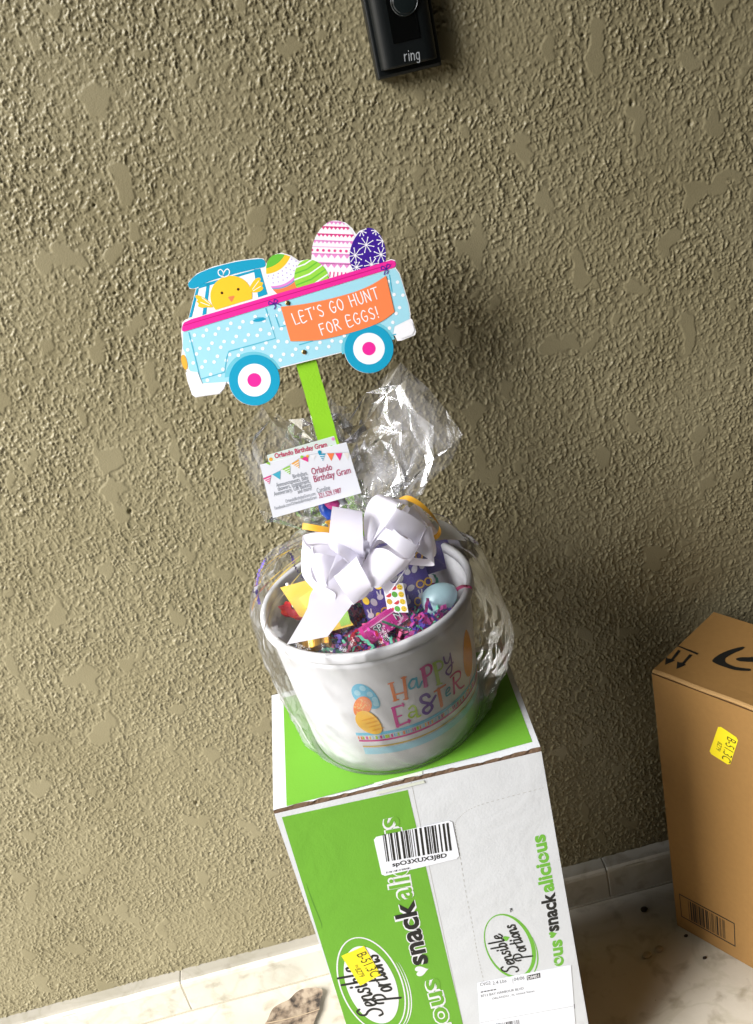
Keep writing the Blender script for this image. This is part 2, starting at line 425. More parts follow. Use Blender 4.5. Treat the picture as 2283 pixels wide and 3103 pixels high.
# unseen porch added to block light: open to the left, closed behind the viewer, to the right and overhead
BLOCKER = mat('shade_blocker_dark', '35312b', 0.8, 0.9, bump=.3); q = MB()  # kept dark so the added walls bounce little light
q.box(Vector((-2.0, -1.0, 0)), Vector((3.1, 0, 0)), Vector((0, -.15, 0)), Vector((0, 0, 2.6)), BLOCKER)
q.box(Vector((0.82, -1.0, 0)), Vector((.15, 0, 0)), Vector((0, 2.1, 0)), Vector((0, 0, 2.6)), BLOCKER)
po = q.build('added_shade_walls'); po['kind'] = 'structure'
q = MB(); q.box(Vector((-1.25, -1.2, 2.6)), Vector((2.45, 0, 0)), Vector((0, 2.4, 0)), Vector((0, 0, .15)), BLOCKER); po = q.build('added_shade_ceiling'); po['kind'] = 'structure'
# marble baseboard, laid in lengths with grout between them and a rounded top ledge
bb = thing('baseboard', (0, BASE_Y, 0), 'low cream marble baseboard running along the foot of the stucco wall', 'baseboard')
joints = [-2.9, -1.6, -0.985, -0.380, 0.232, 0.845, 1.5, 2.9]
for a, b in zip(joints[:-1], joints[1:]):
    q = MB(); rows = []
    dz = random.uniform(-0.0008, 0.0008)
    for i in range(25):
        x = a + 0.0005 + (b - a - 0.001) * (0 if i == 0 else 1 if i == 24 else .002 + .996 * (i - 1) / 22)
        w = 0.0006 * math.sin(x * 31) + 0.0004 * math.sin(x * 77)
        prof = [(BASE_Y, 0.0), (BASE_Y + w, 0.03), (BASE_Y + w, 0.049), (BASE_Y + 0.0012, 0.0535), (BASE_Y + 0.004, 0.0562), (BASE_Y + 0.008, 0.0572), (WALL_Y + 0.02, 0.0578)]
        if i in (0, 24): prof = [(y + 0.0008, z - 0.0005) for y, z in prof]
        rows.append([(x, y, z + dz) for y, z in prof])
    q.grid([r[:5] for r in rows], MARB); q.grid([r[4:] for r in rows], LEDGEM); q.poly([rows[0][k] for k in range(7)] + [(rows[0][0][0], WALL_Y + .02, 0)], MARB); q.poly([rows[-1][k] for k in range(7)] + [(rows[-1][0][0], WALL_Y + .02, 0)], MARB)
    q.build('tile', bb, smooth=False, fixn=True)
q = MB()
q.box(Vector((-2.9, BASE_Y + 0.0011, 0)), Vector((5.8, 0, 0)), Vector((0, .01, 0)), Vector((0, 0, .0535)), GROUT)
q.box(Vector((-2.9, BASE_Y - 0.0012, -0.003)), Vector((5.8, 0, 0)), Vector((0, .003, 0)), Vector((0, 0, .0042)), GROUT)
q.build('grout', bb)

# ------------------------------------------------------------------ shared print helpers
WHITE = mat('white_print', 'f4f3f6', 0.45, 0.86); INK = mat('black_ink', '161616', 0.45, 0.9)
def sub(k, ox, oy): return lambda x, y: (ox + x / k, oy + y / k)     # zoomed tracing -> photograph pixels
def rectpx(S, pts): return [S.px(*p) for p in pts]
def fit(mb, S, s, p0, p1, size, mt, off, bold=0.0, shear=0.0, real=False):
    a = p0 if real else S.px(*p0); b = p1 if real else S.px(*p1)
    L = math.hypot(b[0] - a[0], b[1] - a[1]); ang = math.atan2(b[1] - a[1], b[0] - a[0])
    w = text(MB(), S, s, size, a, ang, mt, off, bold, shear=shear)
    text(mb, S, s, size, a, ang, mt, off, bold, sx=L / w, shear=shear)
def fitl(mb, S, s, font, p0, p1, h, w, mt, off, slant=0.0, gap=.12):
    a, b = S.px(*p0), S.px(*p1); L = math.hypot(b[0] - a[0], b[1] - a[1]); ang = math.atan2(b[1] - a[1], b[0] - a[0])
    w0 = sum(font[c][0] + gap for c in s) - gap
    lettering(mb, S, s, font, h, a, ang, w, mt, off, slant, gap, sx=L / (w0 * h))
def bars(mb, S, q, mt, off, seed, n=60, fillf=0.5):
    """barcode inside the quad q (uv corners: top left, top right, bottom right, bottom left)"""
    r = random.Random(seed); t = 0.0
    P = lambda s, e: (q[0][0] + (q[1][0]-q[0][0])*s + (q[3][0]-q[0][0])*e + (q[0][0]-q[1][0]+q[2][0]-q[3][0])*s*e,
                      q[0][1] + (q[1][1]-q[0][1])*s + (q[3][1]-q[0][1])*e + (q[0][1]-q[1][1]+q[2][1]-q[3][1])*s*e)
    while t < 1:
        w = r.choice((1, 1, 2, 3)) / n / 1.6
        if t + w > 1: break
        fill(mb, S, [P(t, 0), P(t + w, 0), P(t + w, 1), P(t, 1)], mt, off); t += w + r.choice((1, 1, 2, 3)) / n / 1.6 * (1 - fillf) * 2

# ------------------------------------------------------------------ doorbell
SATIN = mat('black_satin_plastic', '0d1112', 0.38, 0.9, spec=0.4, bump=0.05); GLOSSB = mat('black_gloss_plastic', '080909', 0.12, 0.9, spec=0.4)
BTN = mat('doorbell_button_grey', '12191a', 0.3, 0.9); RINGW = mat('doorbell_lettering_grey', 'a2a6a9', 0.4)
DF = Frame((0.131, 0.984, 1.117), (1, 0, 0), (0, 0, 1))
db = thing('video_doorbell', (0.163, WALL_Y, 1.117), 'black video doorbell fixed to the stucco wall above the van sign', 'doorbell')
def chamfer_plate(mb, x0, x1, z0, z1, y0, y1, c, cz, mt, n=6):
    """plate standing off the wall whose long edges roll over in a curve"""
    rows = []
    prof = [(x0, y0)] + [(x0 + c * (1 - math.cos(math.pi / 2 * i / n)), y1 + (c * 0.6) * (1 - math.sin(math.pi / 2 * i / n))) for i in range(n + 1)] \
         + [(x1 - c * (1 - math.cos(math.pi / 2 * i / n)), y1 + (c * 0.6) * (1 - math.sin(math.pi / 2 * i / n))) for i in range(n, -1, -1)] + [(x1, y0)]
    for z, k in ((z0, cz), (z0 + cz * 0.3, cz * 0.3), (z0 + cz, 0), (z1 - cz, 0), (z1, cz)):
        rows.append([(x, y + (k if y < y0 else 0), z) for x, y in prof])
    mb.grid(rows, mt); mb.poly(rows[0], mt); mb.poly(rows[-1], mt)
q = MB(); chamfer_plate(q, 0.1278, 0.1882, 1.1195, 1.246, WALL_Y + .001, 0.993, 0.003, 0.003, SATIN); q.build('backplate', db, fixn=True)
q = MB(); chamfer_plate(q, 0.1318, 0.1842, 1.127, 1.243, 0.995, 0.983, 0.012, 0.002, SATIN, 10); fpl = q.build('faceplate', db, smooth=False, fixn=True)
q = MB(); fill(q, DF, rect(0.0150, 0.0300, 0.0400, 0.12), GLOSSB, 0.0016); q.build('glass_panel', db)
c7 = sub(3.304, 1000, 0)
bc = DF.px(*c7(742, 5)); q = MB()
prev = None; rows = []
for r_, o_ in ((0.0125, 0.001), (0.0125, 0.0024), (0.0118, 0.0030), (0.0112, 0.0024), (0.0108, 0.0024), (0.0100, 0.0030), (0.004, 0.0034)):
    rows.append([DF.at(*p, o_) for p in ell(bc, r_, r_, n=40)])
q.grid(rows, BTN, True); q.poly(rows[-1], BTN); q.build('button', db, fixn=True)
q = MB(); fitl(q, DF, 'ring', HAND, c7(748, 610), c7(905, 588), 0.0082, 0.0008, RINGW, 0.0017, gap=.14); q.build('lettering', db)

# ------------------------------------------------------------------ snack box
def carton(name, base, crease, k=0.9):
    mt = mat(name, base, 0.6, k, spec=0.3, var=0.09 if 'brown' in name else 0.035, vscale=160 if 'brown' in name else 25, bump=0.15, bscale=420)
    n = mt.node_tree; bp = [x for x in n.nodes if x.type == 'BUMP'][0]; tc = [x for x in n.nodes if x.type == 'TEX_COORD'][0]
    w = n.nodes.new('ShaderNodeTexNoise'); w.inputs['Scale'].default_value = crease; w.inputs['Detail'].default_value = 3; w.inputs['Distortion'].default_value = 0.6
    n.links.new(tc.outputs['Object'], w.inputs['Vector'])
    b2 = n.nodes.new('ShaderNodeBump'); b2.inputs['Strength'].default_value = 0.26; b2.inputs['Distance'].default_value = 0.006
    n.links.new(w.outputs['Fac'], b2.inputs['Height']); n.links.new(b2.outputs['Normal'], bp.inputs['Normal'])
    return mt
CWHITE = carton('white_carton', 'eef0f3', 14, 0.77); CGREEN = carton('green_carton_print', '7cbf3c', 14, 0.76)
KRAFTD = mat('torn_kraft_edge', '6b5440', 0.95, 0.9, var=0.3, vscale=300, bump=0.6)
LABW = mat('label_paper', 'f3f5fc', 0.5, 0.95, bump=0.05); YEL = mat('yellow_sticker', 'ffe926', 0.5, 0.95, var=0.03); YINK = mat('sticker_ink', '4a4a18', 0.6)
GRYINK = mat('faint_grey_ink', '505056', 0.6); GREENINK = mat('green_ink', '74bd3a', 0.5, 0.9); PERF = mat('perforation', 'b9b6ae', 0.9)
psi = -0.039; E1 = Vector((math.cos(psi), math.sin(psi), 0)); E2 = Vector((-E1.y, E1.x, 0)); EZ = Vector((0, 0, 1))
A = Vector((-0.1353, 0.7389, 0.5373)); BWID, BDEP, BH = 0.2607, 0.180, 0.5373
sb = thing('snack_box', A - EZ * BH, 'tall white and green snack carton standing on the floor under the gift bucket', 'carton')
q = MB(); rows = []
nz = 24
def ring(z, inset=0.0, bul=0.0):
    P = []
    for (a, b, nn) in (((0, 0), (BWID, 0), E2 * -1), ((BWID, 0), (BWID, BDEP), E1), ((BWID, BDEP), (0, BDEP), E2), ((0, BDEP), (0, 0), E1 * -1)):
        for i in range(10):
            t = i / 10; u = a[0] + (b[0] - a[0]) * t; v = a[1] + (b[1] - a[1]) * t
            k = bul * math.sin(math.pi * t)
            k = 0 if nn.dot(E2) < -.9 else k
            P.append(A - EZ * (BH - z) + E1 * u + E2 * v + nn * k)
    return P
for i in range(nz + 1):
    z = (BH - 0.0035) * i / nz
    rows.append(ring(z, 0, 0.004 * math.sin(math.pi * min(1, i / nz))))
q.grid(rows, CWHITE, True); q.poly(rows[0], CWHITE); q.poly(rows[-1], KRAFTD)
q.build('body', sb, fixn=True)
# lid flap: a sheet of corrugated board with a raw cut edge towards the front
q = MB(); n = 60; top, bot, ed = [], [], []
for i in range(n + 1):
    u = BWID * i / n; w = 0.0006 * math.sin(u * 300) + 0.0007 * random.uniform(-1, 1)
    top.append(A + E1 * u + E2 * (0.0012 + w) + EZ * (0.0002 + 0.0007 * math.sin(u * 55)))
    bot.append(A + E1 * u + E2 * (0.0006 - w * 0.6) - EZ * 0.0031)
back = [A + E1 * (BWID * i / n) + E2 * (BDEP + 0.0005) + EZ * 0.0002 for i in range(n + 1)]
q.grid([top, back], CWHITE); q.grid([bot, top], KRAFTD)
q.grid([back, [p - EZ * 0.003 for p in back]], CWHITE)
for e, s_ in ((0, -1), (n, 1)):
    q.poly([bot[e], top[e], back[e], back[e] - EZ * .003], CWHITE)
lid = q.build('lid_flap', sb)
SF = Frame(A, E1, EZ); ST = Frame(A, E1, E2)
q = MB()
TG = [ST.px(*p) for p in (sub(4.13, 780, 2000)(370, 1842), sub(3.671, 1250, 1950)(1338, 1105))]
u0, v0 = TG[0]; u1, v1 = TG[1]
for i in range(24):
    a, b = u0 + (u1 - u0) * i / 24, u0 + (u1 - u0) * (i + 1) / 24
    lv = v0 + (v1 - v0) * i / 24 + (0.0008 if i % 5 else 0)
    q.poly([ST.at(a, v0 + (v1 - v0) * i / 24, .0011), ST.at(b, v0 + (v1 - v0) * (i + 1) / 24, .0011), ST.at(b, BDEP - 0.0095, .0007), ST.at(a, BDEP - 0.0095, .0007)], CGREEN)
q.build('green_panel', lid)
c4 = sub(1.652, 800, 2280); c5 = sub(3.304, 800, 2650); c6 = sub(3.304, 1350, 2650)
q = MB()
ga, gb, gc, gd = [SF.px(*c4(*p)) for p in ((90, 325), (720, 188), (985, 1360), (390, 1360))]
gl, gr = (ga[0] + gd[0]) / 2, (gb[0] + gc[0]) / 2
fill(q, SF, [(ga[0], ga[1]), (gb[0], gb[1]), (gc[0], -BH + 0.012), (gd[0], -BH + 0.012)], CGREEN, LY)
DGREEN = mat('green_print_scuff', '5f9c2a', .7, .8)
P = spline([SF.px(*c5(*p)) for p in ((425, 90), (455, 180), (500, 300), (545, 410), (578, 500), (580, 545))], 6)
stroke(q, SF, P, [.0003 + .0011 * math.sin(math.pi * i / (len(P) - 1)) for i in range(len(P))], DGREEN, LY * 1.5)
gp = q.build('green_panel', sb)
TAPE = mat('glossy_clear_tape', 'dfe3d4', .15, .9, spec=.6); q = MB()
P = [ST.px(*c4(*p)) for p in ((560, 196), (800, 137), (796, 100), (553, 160))]; fill(q, ST, [(P[0][0], .001), (P[1][0], .001), P[2], P[3]], TAPE, .0016)
P = [SF.px(*c4(*p)) for p in ((560, 196), (800, 137), (806, 150), (566, 210))]; patch0 = [SF.at(u, v, .0009) for u, v in P]; q.poly(patch0, TAPE)
q.build('tape', sb)
def logo(S, cpx, tr, onwhite, base, p):
    q = MB(); cx, cy = cpx
    def im(e): return [S.px(*tr(x, y)) for x, y in e]
    ax, bx, rot = p
    if onwhite:
        R = ell((cx, cy), ax, bx, rot, 72); Rr = im(R); stroke(q, S, Rr, [0.0028 + 0.0016 * math.sin(2 * math.pi * i / 72 + 2.4) for i in range(72)], GREENINK, base, closed=True)
        S2 = im(ell((cx + 38, cy + 30), ax * 1.0, bx * 1.0, rot, 30, -math.pi * 0.52, math.pi * 0.02)); stroke(q, S, S2, [0.0002 + 0.0014 * math.sin(math.pi * i / 29) for i in range(30)], GREENINK, base)
    else:
        fill(q, S, im(ell((cx, cy), ax * 0.82, bx * 0.80, rot, 64)), WHITE, base)
        stroke(q, S, im(ell((cx, cy), ax, bx, rot, 72)), 0.0016, WHITE, base, closed=True)
        for d_, e_ in ((40, 0.0013), (66, 0.001)):
            stroke(q, S, im(ell((cx + d_, cy + 6), ax * 1.0, bx * 0.98, rot, 36, -math.pi * .58, -math.pi * 0.0)), [0.0002 + e_ * math.sin(math.pi * i / 35) for i in range(36)], WHITE, base)
    return q
q = logo(SF, (1075, 1105), c5, False, LY * 2, (500, 300, math.radians(66)))
fitl(q, SF, 'Sensible', SCRIPT, c5(1195, 1400), c5(925, 900), 0.0245, 0.0027, INK, LY * 3, slant=.12, gap=.03)
fitl(q, SF, 'Portions', SCRIPT, c5(1330, 1250), c5(1130, 790), 0.0235, 0.0027, INK, LY * 3, slant=.12, gap=.03)
q.build('oval_logo', gp)
q = logo(SF, (640, 715), c6, True, LY, (330, 225, math.radians(64)))
fitl(q, SF, 'Sensible', SCRIPT, c6(735, 965), c6(560, 590), 0.0165, 0.0020, INK, LY * 2, slant=.12, gap=.03)
fitl(q, SF, 'Portions', SCRIPT, c6(845, 830), c6(690, 490), 0.0160, 0.0020, INK, LY * 2, slant=.12, gap=.03)
fill(q, SF, heart(SF.px(*c6(610, 640)), 0.0042, math.radians(100)), GREENINK, LY * 2)
text(q, SF, 'TM', 0.0042, SF.px(*c6(680, 372)), math.radians(92), INK, LY * 2, bold=.02)
q.build('oval_logo', sb)
q = MB()
SZ = 0.031
for s, p0, p1, ink in (('snack', (1297, 2919), (1252, 2727), INK), ('alicious', (1251, 2722), (1206, 2472), CGREEN), ('alicious', (1398, 3234), (1327.5, 2962), CGREEN), ('snack', (1450, 3440), (1400, 3242), INK)):
    fit(q, SF, s, p0, p1, SZ, WHITE, LY * 2, bold=0.062); fit(q, SF, s, p0, p1, SZ, ink, LY * 3, bold=0.016 if ink is CGREEN else .03)
fill(q, SF, heart(SF.px(*c5(1575, 965)), 0.0085, math.radians(92)), WHITE, LY * 2)
q.build('lettering', gp)
q = MB()
for s, p0, p1, ink in (('snack', (1694, 2820), (1680, 2703), INK), ('alicious', (1679.5, 2700), (1650, 2527), GREENINK), ('ous', (1708, 2926), (1702, 2846), GREENINK)):
    fit(q, SF, s, p0, p1, 0.0205, ink, LY, bold=0.038)
fill(q, SF, heart(SF.px(*c6(1075, 603)), 0.0052, math.radians(96)), GREENINK, LY)
o_ = SF.px(*c6(1118, 862)); stroke(q, SF, ell(o_, .0042, .0055, n=24), .0008, CWHITE, LY * 1.6, closed=True)
o_ = SF.px(*c4(1388, 520)); stroke(q, SF, ell(o_, .0036, .0048, n=24), .0007, CWHITE, LY * 1.6, closed=True)
q.build('lettering', sb)
# perforated tear line
q = MB(); P = spline([SF.px(*c4(*p)) for p in ((1400, 178), (1230, 222), (1060, 272), (985, 320), (958, 370), (980, 500), (1010, 690), (1045, 870), (1070, 1010), (1100, 1140), (1150, 1360), (1230, 1700))], 14)
for i in range(0, len(P) - 1, 2): stroke(q, SF, [P[i], P[i + 1]], 0.0005, PERF, LY)
stroke(q, SF, [SF.px(*c4(738, 150)), SF.px(*c4(1005, 1400))], 0.0004, PERF, LY)
q.build('tear_line', sb)
# labels
def patch(mb, S, pts, mt, off, th=0.00015):
    if area(pts) < 0: pts = pts[::-1]
    t = [S.at(*p, off + th) for p in pts]; b = [S.at(*p, off) for p in pts]
    mb.poly(t, mt)
    for i in range(len(pts)): j = (i + 1) % len(pts); mb.poly([b[i], b[j], t[j], t[i]], mt)
def rounded(pts, r):
    out = []
    for i, p in enumerate(pts):
        for o in (pts[i - 1], pts[(i + 1) % len(pts)]):
            L = math.hypot(o[0] - p[0], o[1] - p[1]); out.append((p[0] + (o[0] - p[0]) * r / L, p[1] + (o[1] - p[1]) * r / L))
    return out
q = MB(); patch(q, SF, rounded([SF.px(*c4(*p)) for p in ((548, 425), (942, 337), (980, 528), (592, 620))], .003), LABW, LY * 4); bl = q.build('barcode_label', sb)
q = MB(); bars(q, SF, [SF.px(*c4(*p)) for p in ((594, 410), (925, 350), (942, 488), (613, 546))], INK, LY * 6, 3, 52)
bars(q, SF, [SF.px(*c4(*p)) for p in ((612, 596), (735, 572), (737, 580), (614, 605))], INK, LY * 6, 5, 40); q.build('barcode', bl)
q = MB(); fit(q, SF, 'spO3XUX3J8D', c4(644, 570), c4(917, 522), 0.0078, INK, LY * 6, bold=.03); q.build('lettering', bl)
q = MB(); patch(q, SF, [SF.px(*c4(*p)) for p in ((388, 1018), (502, 968), (585, 1112), (482, 1167))], YEL, LY * 4.5); ys = q.build('price_sticker', sb)
q = MB(); fit(q, SF, 'B-51.3C', c5(925, 800), c5(1075, 1025), 0.0155, YINK, LY * 7); fit(q, SF, '8Z79', c5(910, 945), c5(962, 1028), 0.0085, YINK, LY * 7)
fit(q, SF, 'SN', c5(912, 905), c5(925, 930), 0.004, YINK, LY * 7); q.build('lettering', ys)
q = MB(); patch(q, SF, [SF.px(*c6(*p)) for p in ((320, 1085), (1258, 905), (1325, 1800), (378, 1985))], LABW, LY * 2); sl = q.build('shipping_label', sb)
q = MB()
for s, a, b, z in (('CVG2', (350, 1118), (455, 1098), .0075), ('2.4 Lbs', (475, 1103), (613, 1076), .0075), ('04/06', (688, 1066), (793, 1046), .0075), ('8713 BAY HARBOUR BLVD', (358, 1228), (785, 1148), .0055), ('ORLANDO , FL United States', (470, 1252), (893, 1172), .0045)):
    fit(q, SF, s, c6(*a), c6(*b), z, GRYINK, LY * 4)
fill(q, SF, [SF.px(*c6(*p)) for p in ((815, 1012), (948, 983), (952, 1030), (818, 1059))], INK, LY * 4); fit(q, SF, 'DM01', c6(826, 1050), c6(940, 1026), .0075, WHITE, LY * 5, bold=.03)
stroke(q, SF, [SF.px(*c6(345, 1484)), SF.px(*c6(1282, 1316))], .0003, GRYINK, LY * 4); stroke(q, SF, [SF.px(*c6(672, 1040)), SF.px(*c6(679, 1092))], .0003, GRYINK, LY * 4)
for k in range(5): fill(q, SF, [SF.px(*c6(355 + 32 * k, 1172 - 6 * k)), SF.px(*c6(380 + 32 * k, 1167 - 6 * k)), SF.px(*c6(381 + 32 * k, 1178 - 6 * k)), SF.px(*c6(356 + 32 * k, 1183 - 6 * k))], GRYINK, LY * 4)
bars(q, SF, [SF.px(*c6(*p)) for p in ((505, 1493), (748, 1450), (775, 1650), (530, 1695))], GRYINK, LY * 4, 9, 40)
q.build('lettering', sl)
for a, b in ((1282, 1298), (1288, 1465)): q = MB(); fill(q, SF, [SF.px(*c6(*p)) for p in ((a, b), (a + 12, b), (a + 16, b + 45), (a + 4, b + 45))], INK, LY); q.build('edge_mark', sb)

# ------------------------------------------------------------------ brown box
KRAFT = carton('brown_cardboard', 'a87f49', 9, 0.82); KRAFTL = mat('cardboard_fold', 'bb935c', 0.8, 0.85, bump=.3); KDARK = mat('cardboard_groove', '6e4c24', 0.95, 0.8)
ps2 = -0.9553; F1 = Vector((math.cos(ps2), math.sin(ps2), 0)); F2 = Vector((-F1.y, F1.x, 0))
Bc = Vector((0.301, 0.9171, 0.4379)); KL, KD, KH = 0.36, 0.1351, 0.4379
kb = thing('shipping_box', Bc - EZ * KH, 'brown cardboard shipping box with printed arrows on its top, by the wall', 'cardboard box')
q = MB(); rows = []
for i in range(17):
    z = (KH - 0.005) * i / 16; bul = 0.004 * math.sin(math.pi * i / 16); P = []
    for a, b, nn in (((0, 0), (KL, 0), F2 * -1), ((KL, 0), (KL, KD), F1), ((KL, KD), (0, KD), F2), ((0, KD), (0, 0), F1 * -1)):
        for j in range(12):
            t = j / 12
            k = 0.0 if nn.dot(F2) < -.9 else bul * 0.6 * math.sin(math.pi * t)
            P.append(Bc - EZ * (KH - z) + F1 * (a[0] + (b[0] - a[0]) * t) + F2 * (a[1] + (b[1] - a[1]) * t) + nn * k)
    rows.append(P)
q.grid(rows, KRAFT, True); q.poly(rows[0], KRAFT); q.poly(rows[-1], KDARK); kbody = q.build('body', kb, fixn=True)
# top flap with a rolled front fold
q = MB(); n = 40; prof = [(0.0016, -0.0042), (0.0002, -0.0030), (-0.0003, -0.0014), (0.0008, 0.0), (0.003, 0.0009), (0.007, 0.0006), (0.02, 0.0002), (KD, 0.0)]
rows = [[Bc + F1 * (0.0012 + (KL - 0.0012) * i / n) + F2 * v + EZ * (z + 0.0004 * math.sin(i * 0.7) * (1 if k < 6 else 0)) for i in range(n + 1)] for k, (v, z) in enumerate(prof)]
q.grid(rows[:5], KRAFTL); q.grid(rows[4:], KRAFT)
q.poly([r[0] for r in rows] + [Bc + F1 * .0012 + F2 * KD - EZ * .004], KDARK)
q.poly([r[-1] for r in rows] + [Bc + F1 * KL + F2 * KD - EZ * .004], KDARK)
q.grid([rows[-1], [p - EZ * .004 for p in rows[-1]]], KRAFT)
kt = q.build('top_flap', kb)
KF = Frame(Bc, F1, EZ); KT = Frame(Bc, F1, F2); d7 = sub(4.313, 1900, 1800); d8 = sub(4.313, 1900, 2500)
q = MB(); o = 0.0009
for poly in ([(660, 690), (680, 683), (938, 782), (922, 803)], [(672, 738), (708, 750), (612, 868), (632, 878), (500, 935), (512, 838), (540, 850), (580, 858)], [(822, 793), (860, 805), (752, 922), (777, 935), (650, 988), (662, 892), (690, 902), (728, 905)],
             spline([(1118, 878), (1200, 806), (1350, 738), (1510, 698), (1537, 710), (1500, 738), (1390, 785), (1300, 838), (1284, 872), (1310, 912), (1430, 962), (1600, 985), (1620, 1000), (1600, 1013), (1430, 1005), (1280, 962), (1170, 920)], 4, True),
             [(1428, 852), (1480, 836), (1652, 832), (1900, 842), (2150, 890), (2150, 960), (1900, 908), (1652, 898), (1480, 888), (1436, 872)]):
    fill(q, KT, [KT.px(*d7(*p)) for p in poly], INK, o)
q.build('printed_marks', kt)
q = MB(); Q = [KF.px(*d8(*p)) for p in ((690, 905), (1407, 1290), (1418, 1587), (720, 1195))]; stroke(q, KF, Q, .0024, INK, LY, closed=True)
bars(q, KF, [KF.px(*d8(*p)) for p in ((800, 985), (1290, 1255), (1302, 1500), (822, 1235))], INK, LY, 21, 46, .55); q.build('printed_barcode', kb)
d5 = sub(1.7233, 1600, 1800)
q = MB(); patch(q, KF, rounded([KF.px(*d5(*p)) for p in ((998, 686), (1102, 756), (1056, 897), (948, 829))], .003), YEL, LY); ks = q.build('price_sticker', kb)
q = MB(); fit(q, KF, 'B-51.3C', d5(1044, 742), d5(1014, 858), .016, YINK, LY * 3); fit(q, KF, '8Z79', d5(995, 768), d5(984, 810), .008, YINK, LY * 3); q.build('lettering', ks)

# ------------------------------------------------------------------ bucket
BC = (0.001, 0.8338); BZ = 0.5383
PLAST = mat('white_plastic', 'f3f3f5', 0.32, 0.86, spec=0.5, var=0.02, vscale=8, trans=.12)
bk = thing('gift_bucket', (BC[0], BC[1], BZ), 'white plastic easter bucket with colourful printing, standing on the snack carton', 'bucket')
def lathe(mb, prof, mt, n=128, c=BC):
    mb.grid([[(c[0] + r * math.sin(2 * math.pi * k / n), c[1] - r * math.cos(2 * math.pi * k / n), z) for k in range(n)] for r, z in prof], mt, True)
q = MB(); rz = lambda z: 0.0873 + (0.1010 - 0.0873) * (z - 0.5373) / 0.1545
lathe(q, [(0.001, BZ + .004), (0.074, BZ + .004), (0.078, BZ), (0.0845, BZ), (0.0866, BZ + .0012), (rz(BZ + .006), BZ + .006), (rz(.60), .60), (rz(.64), .64), (rz(.6715), .6715), (rz(.673) + .0009, .673), (rz(.683) + .0011, .683),
          (0.0985, .683), (rz(.66) - .0018, .660), (rz(.60) - .0018, .60), (rz(BZ + .008) - .003, BZ + .008), (0.001, BZ + .007)], PLAST)
body = q.build('body', bk, smooth=True, fixn=True)
q = MB(); lathe(q, [(0.1012, .6825), (0.1040, .6822), (0.1047, .6835), (0.1048, .6900), (0.1040, .6917), (0.1022, .6923), (0.0998, .6918), (0.0986, .6905), (0.0983, .6825), (0.1012, .6825)], PLAST); q.build('rim', bk, smooth=True)
CS = Cone(BC, 0.5373, 0.0873, 0.6918, 0.1010, 0.096)
d9 = sub(3.842, 1050, 1950)
cx_ = lambda x, y: CS.px(*d9(x, y))
PR = {k: mat('bucket_print_' + k, v, 0.4, 0.9, var=0.12, vscale=120) for k, v in dict(blue='6fc3e2', blue_light='a8dcee', orange='f58a48', yellow='fbc443', yellow_deep='eea41c', pink='e0459f', lime='b2d63a', purple='6b3fa6', teal='45b0ca', gold='d0b248', magenta='d22f8c', sand='f2d38b').items()}
E0 = 0.0003
q = MB()
def band(z0, z1, u0, u1, mt, off, n=60):
    q.grid([[CS.at(u0 + (u1 - u0) * i / n, z, off) for i in range(n + 1)] for z in (z0, z1)], mt)
zt = lambda x, y: cx_(x, y)[1]
uL = cx_(115, 1060)[0]; uR = 0.20
band(zt(105, 1068), zt(105, 1037), uL, uR, PR['blue'], E0)
band(zt(125, 1138), zt(125, 1120), uL + .001, uR, PR['magenta'], E0)
band(zt(140, 1200), zt(140, 1186), uL + .003, uR, PR['gold'], E0)
band(zt(150, 1280), zt(150, 1212), uL + .003, uR, PR['blue_light'], E0)
za, zb = zt(115, 1112), zt(115, 1078); u = uL + .001; r_ = random.Random(4)
while u < uR:
    w = r_.uniform(.0008, .0024); band(za, zb, u, u + w, PR[r_.choice(['blue_light', 'orange', 'yellow', 'pink', 'lime', 'blue_light', 'magenta', 'blue'])], E0, 2); u += w + r_.uniform(.0004, .0022)
q.build('printed_stripes', body)
q = MB()
def egg_on(c, ax, bx, rot, mt, off): 
    P = [(x, y) for x, y in ell((0, 0), 1, 1, 0, 40)]
    P = [(x * ax, y * bx * (1 - 0.14 * x)) for x, y in P]
    fan(q, CS, [cx_(c[0] + x * math.cos(rot) - y * math.sin(rot), c[1] + x * math.sin(rot) + y * math.cos(rot)) for x, y in P], mt, off, 5)
egg_on((230, 620), 195, 105, math.radians(38), PR['blue'], E0)
for p in ((130, 575), (275, 590), (190, 520), (335, 650), (350, 700)): egg_on(p, 40, 30, .5, PR['blue_light'], E0 * 1.5)
egg_on((185, 735), 125, 100, math.radians(120), PR['orange'], E0 * 2)
r_ = random.Random(2)
for _ in range(34):
    a_, d_ = r_.uniform(0, 6.28), r_.uniform(10, 88); egg_on((185 + d_ * math.cos(a_), 735 + d_ * math.sin(a_)), 6, 6, 0, PR['sand'], E0 * 2.4)
egg_on((265, 920), 178, 105, math.radians(38), PR['yellow'], E0 * 3)
for k in range(4): egg_on((270 + 34 * k, 870 + 40 * k), 95 - 8 * k, 9, math.radians(-14), PR['yellow_deep'], E0 * 3.4)
q.build('printed_eggs', body)
q = MB()
def st(pts, w, mt, off=E0, sp=True):
    P = spline([tuple(p) for p in pts], 7) if sp and len(pts) > 2 else [tuple(p) for p in pts]
    if len(P) == 2: P = [tuple(P[0][d] + (P[1][d] - P[0][d]) * i / 8 for d in (0, 1)) for i in range(9)]
    stroke(q, CS, [cx_(*p) for p in P], w, mt, off)
mm = 0.001
o_, t_, pk, lm, pu = PR['orange'], PR['teal'], PR['magenta'], PR['lime'], PR['purple']
st([(520, 465), (570, 660)], 3.0*mm, o_); st([(668, 395), (698, 645)], 3.0*mm, o_, E0*1.1); st([(548, 600), (690, 562)], 2.0*mm, o_, E0*1.2)
